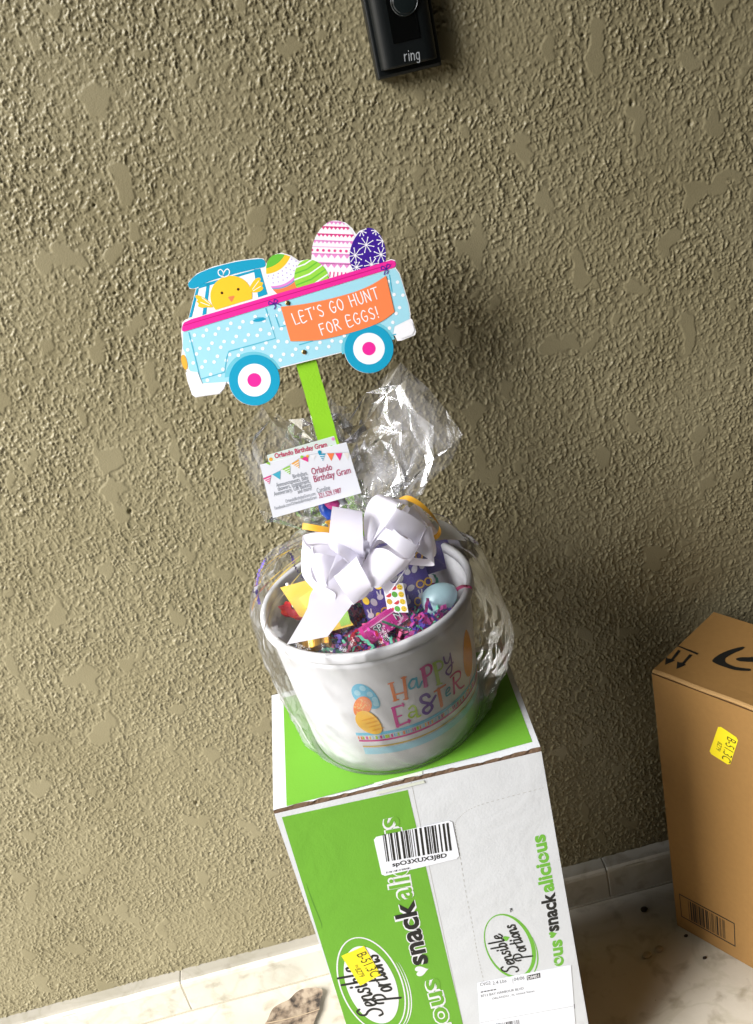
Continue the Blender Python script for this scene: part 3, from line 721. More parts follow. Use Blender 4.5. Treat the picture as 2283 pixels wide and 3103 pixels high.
for a_, b_ in (((488, 470), (548, 452)), ((548, 668), (606, 650)), ((640, 402), (695, 388)), ((668, 652), (718, 636))): st([a_, b_], 1.5*mm, o_, E0*1.3)
st([(805, 410), (762, 420), (728, 480), (745, 525), (790, 505), (818, 440)], 2.2*mm, t_); st([(812, 400), (826, 490), (848, 508), (880, 440)], 2.2*mm, t_, E0*1.1)
st([(890, 290), (925, 495)], 4.2*mm, pk); st([(865, 297), (940, 250), (985, 270), (978, 340), (910, 395)], 2.6*mm, pk, E0*1.1); st([(905, 505), (945, 490)], 1.6*mm, pk, E0*1.2)
st([(1025, 240), (1075, 465)], 4.0*mm, lm); st([(1010, 232), (1080, 205), (1118, 230), (1108, 285), (1055, 325)], 2.3*mm, lm, E0*1.1); st([(1050, 480), (1112, 462)], 1.6*mm, lm, E0*1.2)
st([(1130, 160), (1150, 225), (1185, 220), (1205, 150)], 2.0*mm, pu); st([(1205, 115), (1225, 230), (1222, 320), (1190, 362), (1158, 335), (1185, 285), (1240, 220)], 2.0*mm, pu, E0*1.1)
E_ = PR['pink']
st([(545, 752), (598, 965)], 3.4*mm, E_); st([(530, 752), (665, 712)], 2.2*mm, E_, E0*1.1); st([(568, 862), (640, 836)], 1.9*mm, E_, E0*1.2); st([(590, 965), (738, 900)], 2.4*mm, E_, E0*1.3)
st([(652, 695), (662, 728)], 1.7*mm, E_, E0*1.4); st([(722, 885), (732, 922)], 1.7*mm, E_, E0*1.4)
st([(730, 760), (765, 725), (800, 740), (815, 800), (828, 850), (862, 838)], 2.3*mm, lm); st([(805, 790), (745, 805), (728, 845), (765, 860), (812, 815)], 2.0*mm, lm, E0*1.1)
st([(965, 620), (930, 592), (868, 625), (880, 680), (960, 700), (1000, 740), (950, 810), (900, 800), (905, 755), (985, 690), (1035, 610)], 3.2*mm, pu)
st([(1070, 530), (1110, 725)], 3.8*mm, o_); st([(1025, 560), (1090, 520), (1150, 482)], 2.2*mm, o_, E0*1.1)
st([(1165, 580), (1205, 530), (1190, 510), (1160, 555), (1165, 610), (1210, 580)], 1.7*mm, t_)
st([(1245, 400), (1255, 580)], 3.0*mm, pk); st([(1210, 395), (1270, 335), (1322, 330), (1320, 400), (1258, 470)], 2.0*mm, pk, E0*1.1); st([(1265, 455), (1320, 520), (1368, 490)], 2.2*mm, pk, E0*1.2)
q.build('lettering', body)
q = MB()
cu, cv = cx_(1415, 120)
DK = PR['yellow_deep']
P = [(cu + 0.011 * math.sin(t) * (1 + .3 * math.cos(t)), cv + 0.001 - 0.027 * math.cos(t)) for t in [2 * math.pi * i / 30 for i in range(30)]]
fan(q, CS, P, DK, E0, 5)
stroke(q, CS, spline([(cu, cv - .026), (cu - .004, cv - .034), (cu - .009, cv - .038)], 5), .0014, PR['orange'], E0); stroke(q, CS, spline([(cu - .011, cv - .036), (cu - .007, cv - .039), (cu - .003, cv - .041)], 4), .001, PR['orange'], E0)
q.build('printed_duck', body)

# ------------------------------------------------------------------ what is in the bucket
def level(z):
    F_ = Frame((BC[0], BC[1], z), (1, 0, 0), (0, 1, 0))
    return lambda x, y: F_.at(*F_.px(x, y))
SHR = [mat('shred_' + k, v, 0.6, 0.9, var=.1) for k, v in (('pink', 'f0629a'), ('purple', '5a3fb0'), ('mint', '78dcb8'), ('magenta', 'c23a9a'), ('red', 'd8344a'))]
def shred(mb, c, d, up, L, w, mt, amp=0.0016, seg=14):
    d = d.normalized(); s = d.cross(up).normalized(); up = s.cross(d); bend = random.uniform(-.012, .012); rows = []
    for i in range(seg + 1):
        t = i / seg - .5; p = c + d * (L * t) + s * (bend * (t * t * 4 - .4)) + up * ((amp if i % 2 else -amp) - 0.006 * t * t)
        rows.append([p - s * w / 2, p + s * w / 2])
    mb.grid(rows, mt)
q = MB()
for i in range(460):
    r_ = 0.088 * math.sqrt(random.random()); a = random.uniform(0, 2 * math.pi)
    z = 0.637 + random.uniform(-.018, .010) + 0.018 * (r_ / .088) ** 2 * (1 if math.sin(a) > -.2 else -.5)
    d = Vector((random.gauss(0, 1), random.gauss(0, 1), random.gauss(0, .25))); L0 = random.uniform(.026, .058)
    r_ = min(r_, .090 - L0 / 2)
    shred(q, Vector((BC[0] + r_ * math.sin(a), BC[1] - r_ * math.cos(a), z)), d, Vector((random.gauss(0, .5), random.gauss(0, .5), 1)), L0, random.uniform(.0028, .0042), random.choices(SHR, (4, 4, 3, 3, 1))[0])
sh = q.build('paper_shred', loc=(BC[0], BC[1], .61)); tag(sh, 'crinkled pink, purple and mint paper shreds filling the white bucket', 'paper shred', kind='stuff')
def strand(name_label, pts, mt, w=.003, grp=None):
    q = MB(); P = spline(pts, 10); rows = []
    for i, p in enumerate(P):
        p = Vector(p); t = (Vector(P[min(i + 1, len(P) - 1)]) - Vector(P[max(i - 1, 0)])).normalized(); s = t.cross(Vector((.2, .6, .7))).normalized(); n_ = s.cross(t)
        p = p + n_ * (0.0011 if i % 2 else -.0011); rows.append([p - s * w / 2, p + s * w / 2])
    q.grid(rows, mt); o = q.build('paper_strand', loc=pts[0]); return tag(o, name_label, 'paper strand', grp)
def seg_(tr, lv, P): f = [lv_ if callable(lv_) else level(lv_) for lv_ in (lv if isinstance(lv, list) else [lv] * len(P))]; return [tuple(f[i](*tr(*p))) for i, p in enumerate(P)]
c1 = sub(4.13, 750, 1650); c2 = sub(3.671, 1150, 1600); c3 = sub(1.877, 720, 1600); c8 = sub(3.0036, 880, 1480)
strand('purple crinkled strand looped inside the film left of the bow', seg_(c1, [.694, .699, .704, .708, .706, .698, .688], [(150, 740), (110, 500), (190, 250), (290, 140), (530, 110), (590, 270), (700, 430)]), SHR[1])
strand('mint crinkled strand lying beside the pink candy box', seg_(c8, .664, [(845, 1212), (930, 1245), (1040, 1275), (1140, 1290)]), SHR[2], .0042)
strand('pink crinkled strand hooked over the right side of the bucket rim', seg_(c2, [.66, .675, .6935, .692, .686], [(850, 690), (900, 660), (950, 645), (1000, 660), (1006, 690)]), SHR[0], .0042)
strand('purple crinkled strand curling over the pale blue egg', seg_(c2, [.668, .668, .664], [(540, 820), (575, 900), (630, 950)]), SHR[1], .0036)

def slab(q, o, ex, ey, th, mt, edge=None):
    N = ex.cross(ey).normalized() * th; q.box(o - N, ex, ey, N, mt)
PUR = mat('purple_gift_bag', '4a3f86', 0.4, 0.9); YCARD = mat('yellow_card', 'f6cf52', 0.5, 0.92); GCARD = mat('green_card', 'a3d35c', 0.5, 0.9); MAG = mat('magenta_candy_box', 'd8389a', 0.35, 0.9)
def fr3(a, b, c):
    """frame with u from a to b and v towards c"""
    X = (b - a); Y = (c - a); return Frame(a, X, Y), X.length, (c - a).dot(X.cross(Y).cross(X).normalized())
# purple printed bag at the back
Pa, Pb = level(.655)(*c8(720, 1230)), level(.655)(*c8(1330, 1000)); Pc = Pa + Vector((-.004, .034, .072))
f, w_, h_ = fr3(Pa, Pb, Pc)
t = thing('gift_bag', Pa, 'purple printed gift bag standing among the shreds at the back of the bucket', 'gift bag')
q = MB(); rows = []
for i in range(13):
    for_ = []
    for j in range(17):
        u = w_ * j / 16; v = h_ * i / 12; for_.append(f.at(u, v, .004 * math.sin(math.pi * j / 16) * math.sin(math.pi * i / 12) + .0015 * math.sin(u * 190 + v * 70)))
    rows.append(for_)
back = [[p - f.N * (.014 * math.sin(math.pi * (.15 + .7 * j / 16))) for j, p in enumerate(r)] for r in rows]
q.grid(rows, PUR); q.grid(back, PUR)
for r, b in ((rows[0], back[0]), (rows[-1], back[-1])): q.grid([r, b], PUR)
bagb = q.build('body', t, smooth=True)
q = MB(); GR = mat('bag_print_grey', 'b9b6bd', .5); GO = mat('bag_print_gold', 'd5a83a', .5); RD = mat('bag_print_red', 'd4404a', .5); GN = mat('bag_print_green', '5fae46', .5); YE = mat('bag_print_yellow', 'f3d13a', .5); PAT = [GR, GO, GR, YE]
r_ = random.Random(11)
bag_off = lambda u, v: .004 * math.sin(math.pi * u / w_) * math.sin(math.pi * v / h_) + .0015 * math.sin(u * 190 + v * 70)
class BagS:
    def at(s, u, v, off=0): return f.at(u, v, bag_off(min(max(u, 0), w_), min(max(v, 0), h_)) + off)
BS = BagS()
for iu in range(9):
    for iv in range(6):
        u = w_ * (iu + .5 + .2 * r_.uniform(-1, 1)) / 9; v = h_ * (iv + .5 + .25 * r_.uniform(-1, 1)) / 6; k = r_.random(); m_ = r_.choice(PAT)
        if k < .5: fan(q, BS, ell((u, v), .0042, .0030, r_.uniform(0, 3), 18), m_, .0004, 2)
        elif k < .75: stroke(q, BS, ell((u, v), .0036, .0036, 0, 20), .0014, GO, .0004, closed=True)
        else:
            fan(q, BS, ell((u, v), .0032, .0028, 0, 14), GR, .0004, 2); stroke(q, BS, [(u - .001, v + .002), (u - .0016, v + .0062)], .0014, GR, .0005); stroke(q, BS, [(u + .001, v + .002), (u + .0018, v + .006)], .0014, GR, .0005)
q.build('printed_pattern', bagb)
# sticker sheet
Pa, Pb = level(.664)(*c8(890, 1130)), level(.664)(*c8(1150, 1130)); Pc = Pa + Vector((-.016, .012, .040)); f2, w2, h2 = fr3(Pa, Pb, Pc)
t = thing('sticker_sheet', Pa, 'small white sheet of round fruit and smile stickers in the bucket', 'sticker sheet')
q = MB(); slab(q, Pa, f2.X * .021, f2.Y * .032, .0006, LABW); stb = q.build('sheet', t)
q = MB(); k = 0
for iu in range(3):
    for iv in range(4):
        c = (.0038 + .0067 * iu, .0042 + .0079 * iv); m_ = [RD, YE, GN, GO, YE, RD][(iu * 2 + iv * 3) % 6]
        fill(q, f2, ell(c, .0029, .0032, 0, 22) if m_ is not RD else ell(c, .0032, .0032, .6, 16, math.pi, 2 * math.pi), m_, .0002)
        if m_ is YE:
            for e in (-.0009, .0009): fill(q, f2, ell((c[0] + e, c[1] + .0008), .0003, .0006, 0, 8), INK, .0003)
            stroke(q, f2, ell((c[0], c[1] - .0002), .0016, .0016, 0, 10, math.pi * 1.15, math.pi * 1.85), .0004, INK, .0003)
q.build('sticker', stb)
# dark bag handle end behind, black bag clip
t = thing('grey_gift_box', level(.66)(*c8(1330, 560)), 'small purple and grey box at the back right of the bucket', 'box')
q = MB(); Pa = level(.665)(*c2(540, 520)); slab(q, Pa, Vector((.034, .004, 0)), Vector((-.006, .006, .036)), .012, PUR)
slab(q, Pa + Vector((.0345, .0042, 0)), Vector((.010, -.002, 0)), Vector((-.008, .004, .034)), .012, mat('grey_card', '8f8a92', .5)); q.build('body', t)
q = MB(); ff = Frame(Pa, Vector((.034, .004, 0)), Vector((-.006, .006, .036))); stroke(q, ff, [(.006, .02), (.009, .035)], .0016, INK, .0004); stroke(q, ff, [(.010, .02), (.013, .035)], .0016, INK, .0004); q.build('printed_line', t)
# yellow card box with a green strip
Pa, Pb = level(.652)(*c1(800, 1130)), level(.652)(*c1(1330, 1130)); t = thing('yellow_card_box', Pa, 'yellow card box with a green stripe leaning in the bucket behind the ribbon tail', 'card box')
Pa = level(.650)(*c1(820, 1150)); X = level(.650)(*c1(1330, 1010)) - Pa; Y = Vector((-.020, .030, .046)); q = MB(); slab(q, Pa, X, Y, .010, YCARD); yb = q.build('body', t)
f3 = Frame(Pa, X, Y); q = MB(); fill(q, f3, rect(X.length * .70, .002, X.length * .95, .05), GCARD, .0003); q.build('green_stripe', yb)
Pa = level(.676)(*c1(735, 800)); q = MB(); slab(q, Pa, Vector((.026, -.004, 0)), Vector((-.010, .022, .016)), .012, YCARD); tb = q.build('tab', t)
f3 = Frame(Pa, Vector((.026, -.004, 0)), Vector((-.010, .022, .016))); q = MB(); stroke(q, f3, [(.022, .016), (.010, .016), (.010, .004)], .0004, PERF, .0003); q.build('cut_line', tb)
# magenta candy box
Pa = level(.664)(*c8(640, 1275)); X = level(.668)(*c8(945, 1065)) - Pa; Y0 = level(.650)(*c8(740, 1420)) - Pa
t = thing('candy_box', Pa, 'magenta candy box lettered SP and N leaning at the front of the bucket', 'candy box')
f4 = Frame(Pa + Y0, X, -Y0 + Vector((0, .0, .006))); hh = Y0.length
q = MB(); slab(q, f4.at(0, 0), f4.X * (X.length * 1.12), f4.Y * hh, .012, MAG); mb_ = q.build('body', t)
q = MB(); L_ = X.length * 1.12; DPK = mat('candy_print_deep', 'b01f7c', .4); LPK = mat('candy_print_pale', 'f3b9dd', .4); TL = mat('candy_letter_edge', '17494c', .4)
r_ = random.Random(5)
for _ in range(46): fill(q, f4, clip([(c_[0], c_[1]) for c_ in ell((r_.uniform(0, L_), r_.uniform(0, hh * .42)), r_.uniform(.0008, .003), r_.uniform(.0008, .0022), r_.uniform(0, 3), 9)], rect(0, 0, L_, hh)), r_.choice((DPK, LPK, DPK, mat('candy_print_hot', 'ee52b2', .4))), .0002 + 1e-6 * _)
fill(q, f4, rect(0, hh * .72, L_, hh * .78), LPK, .0002)
for s, u in (('SP', .20), ('N', .74)):
    text(q, f4, s, hh * .52, (L_ * u, hh * .32), 0, TL, .0004, bold=.07); text(q, f4, s, hh * .52, (L_ * u, hh * .32), 0, WHITE, .0006, bold=.0)
q.build('lettering', mb_)
# egg
EGGM = mat('pale_blue_plastic', 'b9dde4', 0.35, 0.9, var=.02)
ec = level(.662)(*c2(672, 780)); q = MB(); ax = Vector((.75, -.25, .45)).normalized(); s1 = ax.cross(Vector((0, 0, 1))).normalized(); s2 = ax.cross(s1); rows = []
for i in range(25):
    t_ = math.pi * i / 24; r_ = .0150 * math.sin(t_) * (1 - .14 * math.cos(t_)); rows.append([ec + ax * (.0195 * math.cos(t_)) + s1 * (r_ * math.cos(2 * math.pi * k / 32)) + s2 * (r_ * math.sin(2 * math.pi * k / 32)) for k in range(32)])
q.grid(rows, EGGM, True); eg = q.build('plastic_egg', loc=ec, smooth=True); tag(eg, 'pale blue plastic egg lying in the shreds at the right of the bucket', 'plastic egg')
# lollipop: white stick, twisted red wrapper
t = thing('lollipop', level(.645)(*c1(580, 900)), 'lollipop with white stick and red wrapper at the left of the bucket', 'lollipop')
q = MB(); a, b = level(.694)(*c1(497, 485)), level(.676)(*c1(585, 780)); q.tube([a, (a + b) / 2, b], .0019, mat('white_stick', 'eeeeee', .4), 10); q.build('stick', t)
REDF = mat('red_foil', 'd81e35', .22, .9, metal=.3); q = MB(); cc = level(.672)(*c1(570, 870)); rows = []
for i in range(9):
    t_ = i / 8; r_ = .003 + .008 * math.sin(math.pi * min(1, t_ * 1.1)) ; ctr = b.lerp(cc + (cc - b) * .4, t_)
    rows.append([ctr + Vector((math.cos(k * .5236 + i * .3), math.sin(k * .5236 + i * .3) * .7, math.sin(k * .5236) * .6)) * (r_ * (1 + .3 * ((k + i) % 2))) for k in range(12)])
q.grid(rows, REDF, True); q.build('wrapper', t)
# gold wrapped candy
GOLD = mat('gold_foil', 'd3a23c', .25, .9, metal=.7); q = MB(); cc = level(.670)(*c1(840, 1235)); rows = []
for i in range(15):
    t_ = i / 14 * 2 - 1; r_ = .0085 * math.sqrt(max(0, 1 - (t_ * 1.4) ** 2)) if abs(t_) < .62 else .003 + .012 * (abs(t_) - .6)
    rows.append([cc + Vector((.9, -.2, .1)) * (.017 * t_) + (Vector((.2, .7, .6)) * math.cos(2 * math.pi * k / 14) + Vector((-.1, -.6, .75)) * math.sin(2 * math.pi * k / 14)) * (r_ * (1 + .12 * (k % 2))) for k in range(14)])
q.grid(rows, GOLD, True); g = q.build('wrapped_candy', loc=cc); tag(g, 'gold foil wrapped candy with twisted ends at the front left of the bucket', 'candy')

# ------------------------------------------------------------------ van sign on its stake
S_ = Frame((0.0, 0.912, 0.92), (1, 0, 0), Vector((0, .19, 1)))
f1 = sub(2.065, 500, 620); T = lambda x, y: S_.px(*f1(x, y)); TT = lambda P: [T(*p) for p in P]
SM = {k: mat('sign_' + k, v, 0.38, 0.92, spec=.45, var=.025, vscale=200, bump=.06, bscale=900) for k, v in dict(teal='1c9fc4', blue='a3daea', arch='72c6d9', pink='ec2f9c', pink_edge='c9187c', orange='fa8752', yellow='fbc934', amber='f7b445', purple='3f1f92', lime='9ad94a', green='6cc040', white='f5f4f8', brown='4b2d14', lilac='e08ad8', lilac_pale='c9b5e6', knot='5b2a9d', bluegrey='6a9fc4', rose='e8408f', pinkpale='ef92d4', line='4fb6d0', edge='ece8e2').items()}
STG = mat('stake_green_paint', '8ecb24', .5, .92, bump=.25, bscale=500); SCRW = mat('screw_brass', 'a08a55', .35, .9, metal=.8)
sg = thing('van_sign', S_.at(0, 0), 'flat pale blue van sign with painted eggs on a lime green stake in the bucket', 'sign')
OUT = [(143, 500), (150, 480), (200, 430), (300, 388), (450, 350), (580, 333), (618, 337), (632, 362), (640, 372), (652, 340), (690, 310), (732, 300), (790, 318), (842, 352), (892, 342), (916, 346), (920, 320), (926, 278), (946, 218), (986, 153), (1038, 112), (1085, 101), (1130, 110), (1172, 146), (1198, 186), (1220, 162), (1267, 145), (1312, 155), (1350, 195), (1376, 250), (1386, 320), (1382, 352), (1418, 340), (1442, 347), (1450, 370), (1446, 396), (1470, 430), (1492, 500), (1512, 570), (1527, 620), (1538, 680), (1537, 712), (1548, 718), (1562, 760), (1572, 795), (1565, 816), (1482, 850), (1456, 853), (1441, 822), (1420, 812)]
OUT += [(1277 + 155 * math.cos(t), 900 + 155 * math.sin(t)) for t in [math.radians(-20 + 192 * i / 26) for i in range(27)]]
OUT += [(710, 1026)] + [(560 + 161 * math.cos(t), 1097 + 161 * math.sin(t)) for t in [math.radians(-25 + 195 * i / 26) for i in range(27)]]
OUT += [(388, 1115), (375, 1150), (345, 1184), (192, 1206), (170, 1190), (140, 1100), (130, 1052), (138, 1044), (125, 1020), (106, 980), (103, 940), (110, 880), (102, 800), (108, 740), (124, 722), (147, 713), (165, 640), (193, 526), (155, 526)]
OUV = TT(OUT)
if area(OUV) < 0: OUV = OUV[::-1]
q = MB(); th = .0032
q.poly([S_.at(*p, 0) for p in OUV], SM['white']); q.poly([S_.at(*p, -th) for p in OUV[::-1]], SM['edge'])
for i in range(len(OUV)):
    j = (i + 1) % len(OUV); q.poly([S_.at(*OUV[i], 0), S_.at(*OUV[i], -th), S_.at(*OUV[j], -th), S_.at(*OUV[j], 0)], SM['edge'])
board = q.build('board', sg)
def F(q, P, m_, l): fill(q, S_, TT(P), SM[m_], LY * l)
def St(q, P, w, m_, l, sp=True, closed=False): stroke(q, S_, TT(spline(P, 6, closed) if sp and len(P) > 2 else P), w, SM[m_], LY * l, closed=closed)
px = 1 / 2.065 * 0.000303          # one traced unit in metres on the sign
# body
BODY = [(114, 792), (1440, 398), (1466, 432), (1488, 502), (1508, 572), (1523, 622), (1533, 682), (1531, 715), (1437, 762), (1428, 808), (1400, 822), (1130, 915), (706, 1020), (400, 1108), (236, 1118), (214, 1050), (160, 1042), (150, 1030), (145, 1000), (125, 925), (112, 900)]
q = MB(); F(q, BODY, 'blue', 1)
F(q, [(1277 + 172 * math.cos(t), 900 + 172 * math.sin(t)) for t in [math.radians(168 + 172 * i / 24) for i in range(25)]], 'arch', 1.6)
F(q, [(555 + 182 * math.cos(t), 1097 + 178 * math.sin(t)) for t in [math.radians(185 + 152 * i / 24) for i in range(25)]], 'arch', 1.6)
r_ = random.Random(3); bann = [(725, 637), (1385, 440), (1437, 672), (1200, 790), (1000, 840), (785, 853)]
for i in range(-4, 40):
    for j in range(-4, 34):
        x = 130 + i * 76 + j * 17; y = 770 - i * 21 + j * 41 - (i % 2) * 11 + (j % 2) * 5; x += (j % 2) * 38
        if not inside((x, y), BODY) or inside((x, y), bann): continue
        if math.hypot(x - 1277, y - 900) < 165 or math.hypot(x - 555, y - 1097) < 172: continue
        e = [T(*p) for p in ell((x, y), 11, 11, 0, 14)]
        if all(inside(p, TT(BODY)) for p in e): fill(q, S_, e, SM['white'], LY * 2)
for P in ([(632, 650), (692, 836), (400, 918), (386, 960), (374, 1048), (222, 1092), (200, 1000), (150, 800)], [(690, 690), (716, 766), (752, 757)], [(1405, 440), (1421, 542)], [(842, 876), (925, 852)], [(1446, 810), (1420, 816)]):
    St(q, P, px * 7, 'line', 2.2, sp=False)
F(q, ell((592, 720), 40, 11, -.16, 24), 'teal', 2.4); St(q, spline([(560, 712), (590, 705), (620, 706)], 5), px * 4, 'line', 2.6, sp=False)
F(q, [(1104 + 0, 0)] * 0 or ell((122, 985), 17, 48, -.22, 24), 'amber', 2.4)
q.build('painted_body', board)
q = MB()
for P in ([(197, 524), (214, 519), (168, 702), (150, 708)], [(262, 492), (282, 486), (258, 684), (234, 692)], [(556, 405), (596, 398), (642, 560), (584, 580)], [(214, 524), (560, 420), (556, 408), (205, 505)]): F(q, P, 'teal', 1 + .1 * len(P))
F(q, spline([(147, 508), (150, 486), (200, 436), (300, 394), (450, 356), (580, 339), (616, 343), (628, 362), (622, 388), (560, 402), (420, 436), (280, 478), (195, 519), (160, 522)], 4, True), 'teal', 2)
q.build('cab_frame', board)
# chick
q = MB(); 
for P in ([(300, 640), (265, 596), (225, 572), (196, 565), (192, 580), (206, 596), (198, 606), (212, 620), (206, 634), (230, 645), (262, 642)], [(540, 545), (530, 520), (560, 470), (585, 456), (600, 462), (597, 482), (616, 488), (608, 508), (616, 522), (600, 540), (570, 548)]): F(q, spline(P, 3, True), 'yellow', 2.1)
for P in ([(285, 622), (230, 580)], [(280, 632), (222, 610)], [(548, 530), (588, 475)], [(552, 540), (600, 510)]): St(q, P, px * 4, 'white', 2.3, sp=False)
F(q, clip([(415 + 131 * math.cos(t), 572 + 128 * math.sin(t)) for t in [2 * math.pi * i / 44 for i in range(44)]], [(200, 400), (700, 400), (640, 560), (180, 700)]), 'yellow', 2.2)
for e in ((357, 552), (459, 529)): F(q, ell(e, 9, 9, 0, 14), 'brown', 2.6)
F(q, spline([(396, 578), (416, 572), (436, 570), (430, 588), (418, 608), (406, 594)], 3, True), 'orange', 2.6)
St(q, [(370, 452), (340, 440), (334, 415), (350, 405), (366, 425), (362, 448), (372, 418), (390, 402), (404, 415), (398, 440), (375, 452)], px * 6, 'white', 3.2)
q.build('painted_chick', board)
# eggs
def egg_pts(c, a, b, rot, n=56):
    return [(c[0] + x * math.cos(rot) - y * math.sin(rot), c[1] + x * math.sin(rot) + y * math.cos(rot)) for x, y in [(a * math.sin(t) * (1 + .13 * math.cos(t)), b * math.cos(t)) for t in [2 * math.pi * i / n for i in range(n)]]]
def egg(base, c, a, b, rot, l, deco):
    E_ = clip(egg_pts(c, a, b, rot), [(0, -100), (1700, -100), (1430, 372), (112, 765)]); q = MB(); F(q, E_, base, l)
    R_ = lambda x, y: (c[0] + x * math.cos(rot) - y * math.sin(rot), c[1] + x * math.sin(rot) + y * math.cos(rot))
    def put(P, m_, d=.3):
        P = clip([R_(*p) for p in P], E_)
        if len(P) > 2: fill(q, S_, TT(P), SM[m_], LY * (l + d))
    deco(put, q); q.build('painted_egg', board)
def d_pink(put, q):
    for y, m_ in ((-170, 'pinkpale'), (-138, 'rose'), (-92, 'rose'), (-50, 'pinkpale'), (32, 'pinkpale'), (92, 'pinkpale')):
        big = 26 if y > 0 else 17
        put([(-200, y - 4), (200, y - 4), (200, y + 3), (-200, y + 3)], m_)
        for i in range(-10, 11): put([(i * big * 1.5 - big * .75, y), (i * big * 1.5 + big * .75, y), (i * big * 1.5, y + big)], m_)
    put([(-200, -14), (200, -14), (200, -10), (-200, -10)], 'pinkpale') 
    put([(-200, 84), (200, 84), (200, 92), (-200, 92)], 'pinkpale')
    for i in range(-5, 6): put(ell((i * 36, 10), 9, 9, 0, 12), 'rose', .5)
    for i in range(-7, 8): put([(i * 24 - 4, 142), (i * 24 + 4, 142), (i * 24 + 1, 175), (i * 24 - 6, 175)], 'rose', .5)
egg('white', (1064, 278), 143, 180, math.radians(2), 1.5, d_pink)
def d_purple(put, q):
    for cx, cy, s in ((-14, -48, 48), (-78, 22, 46), (82, 6, 44), (28, 72, 44), (-64, 96, 34), (88, -82, 36), (-50, -132, 30), (40, -142, 26)):
        for k in range(8):
            a = math.pi * k / 4 + cx; x1, y1 = cx + s * math.cos(a), cy + s * math.sin(a)
            nx, ny = -math.sin(a) * 2.4, math.cos(a) * 2.4
            put([(cx + nx, cy + ny), (x1 + nx, y1 + ny), (x1 - nx, y1 - ny), (cx - nx, cy - ny)], 'white', .3 + k * .01); put(ell((x1, y1), 4.4, 4.4, 0, 8), 'white', .4)
egg('purple', (1271, 300), 113, 156, math.radians(4), 2.2, d_purple)
def arcband(y0, y1): return [(x, y0 + (x / 110) ** 2 * -38) for x in range(-150, 151, 15)] + [(x, y1 + (x / 110) ** 2 * -38) for x in range(150, -151, -15)]
def d_strip(put, q):
    put(arcband(-160, -88), 'green'); put(arcband(-88, -48), 'yellow'); put(arcband(44, 60), 'lilac'); put(arcband(60, 68), 'bluegrey'); put(arcband(68, 112), 'orange'); put(arcband(112, 150), 'white'); put(arcband(128, 170), 'yellow', .5)
    for i in range(-5, 6):
        for j in range(3): put(ell((i * 30 + 15 * (j % 2), -32 + j * 26 - (i * 30 / 110) ** 2 * 38), 5, 5, 0, 8), 'lilac_pale', .5)
egg('white', (754, 440), 116, 146, math.radians(-36), 2.8, d_strip)
def d_green(put, q):
    for k in range(7): put([(-160, -104 + k * 36), (0, -92 + k * 34), (160, -122 + k * 34), (160, -115 + k * 34), (0, -83 + k * 34), (-160, -96 + k * 36)], ('white', 'green')[k % 2])
egg('lime', (912, 452), 106, 112, math.radians(-24), 3.4, d_green)
# stripe
q = MB(); F(q, [(112, 752), (120, 737), (165, 716), (1416, 346), (1438, 352), (1446, 370), (1440, 388), (1430, 394), (120, 794), (108, 788), (107, 768)], 'pink', 4.6)
F(q, [(118, 752), (1418, 368), (1420, 373), (118, 758)], 'pink_edge', 4.9); q.build('pink_stripe', board)
# wheels
for (cx, cy), R_ in (((1277, 900), 153), ((560, 1097), 159)):
    q = MB(); F(q, ell((cx, cy), R_, R_ , 0, 64), 'teal', 4); F(q, ell((cx, cy), R_ * .645, R_ * .645, 0, 56), 'white', 4.4); F(q, ell((cx, cy), R_ * .275, R_ * .275, 0, 40), 'pink', 4.8); q.build('wheel', board)
q = MB(); F(q, rounded([(1436, 765), (1545, 722), (1568, 806), (1458, 846)], 22), 'white', 4); q.build('bumper', board)
q = MB(); F(q, [(134, 1050), (204, 1046), (234, 1120), (384, 1108), (372, 1146), (343, 1180), (194, 1202), (172, 1186), (142, 1098)], 'white', 4); q.build('bumper', board)
# banner
q = MB(); F(q, spline([(725, 638), (850, 624), (1000, 596), (1120, 565), (1210, 537), (1300, 497), (1384, 443)], 4) + spline([(1437, 671), (1350, 733), (1200, 790), (1000, 840), (880, 852), (786, 854)], 4), 'orange', 5.2); bn = q.build('banner', board)
q = MB()
fitl(q, S_, "LET'S GO HUNT", HAND, f1(818, 750), f1(1345, 584), 72 * px, 6.8 * px, SM['white'], LY * 5.8, slant=-.05, gap=.2)
fitl(q, S_, 'FOR EGGS!', HAND, f1(985, 816), f1(1345, 702), 70 * px, 6.8 * px, SM['white'], LY * 5.8, slant=-.05, gap=.2)
q.build('lettering', bn)
for cx, cy in ((682, 612), (1386, 392)):
    q = MB()
    for P in ([(0, 8), (-28, -8), (-30, 14), (-4, 8)], [(0, 8), (4, -20), (24, -10), (4, 8)], [(0, 8), (10, 24), (2, 40)], [(0, 8), (24, 8), (42, 16)] if cx < 1000 else [(0, 8), (-10, 26), (-14, 46)]): St(q, [(cx + a, cy + b) for a, b in P], px * 6, 'knot', 5.9)
    q.build('string_bow', bn)
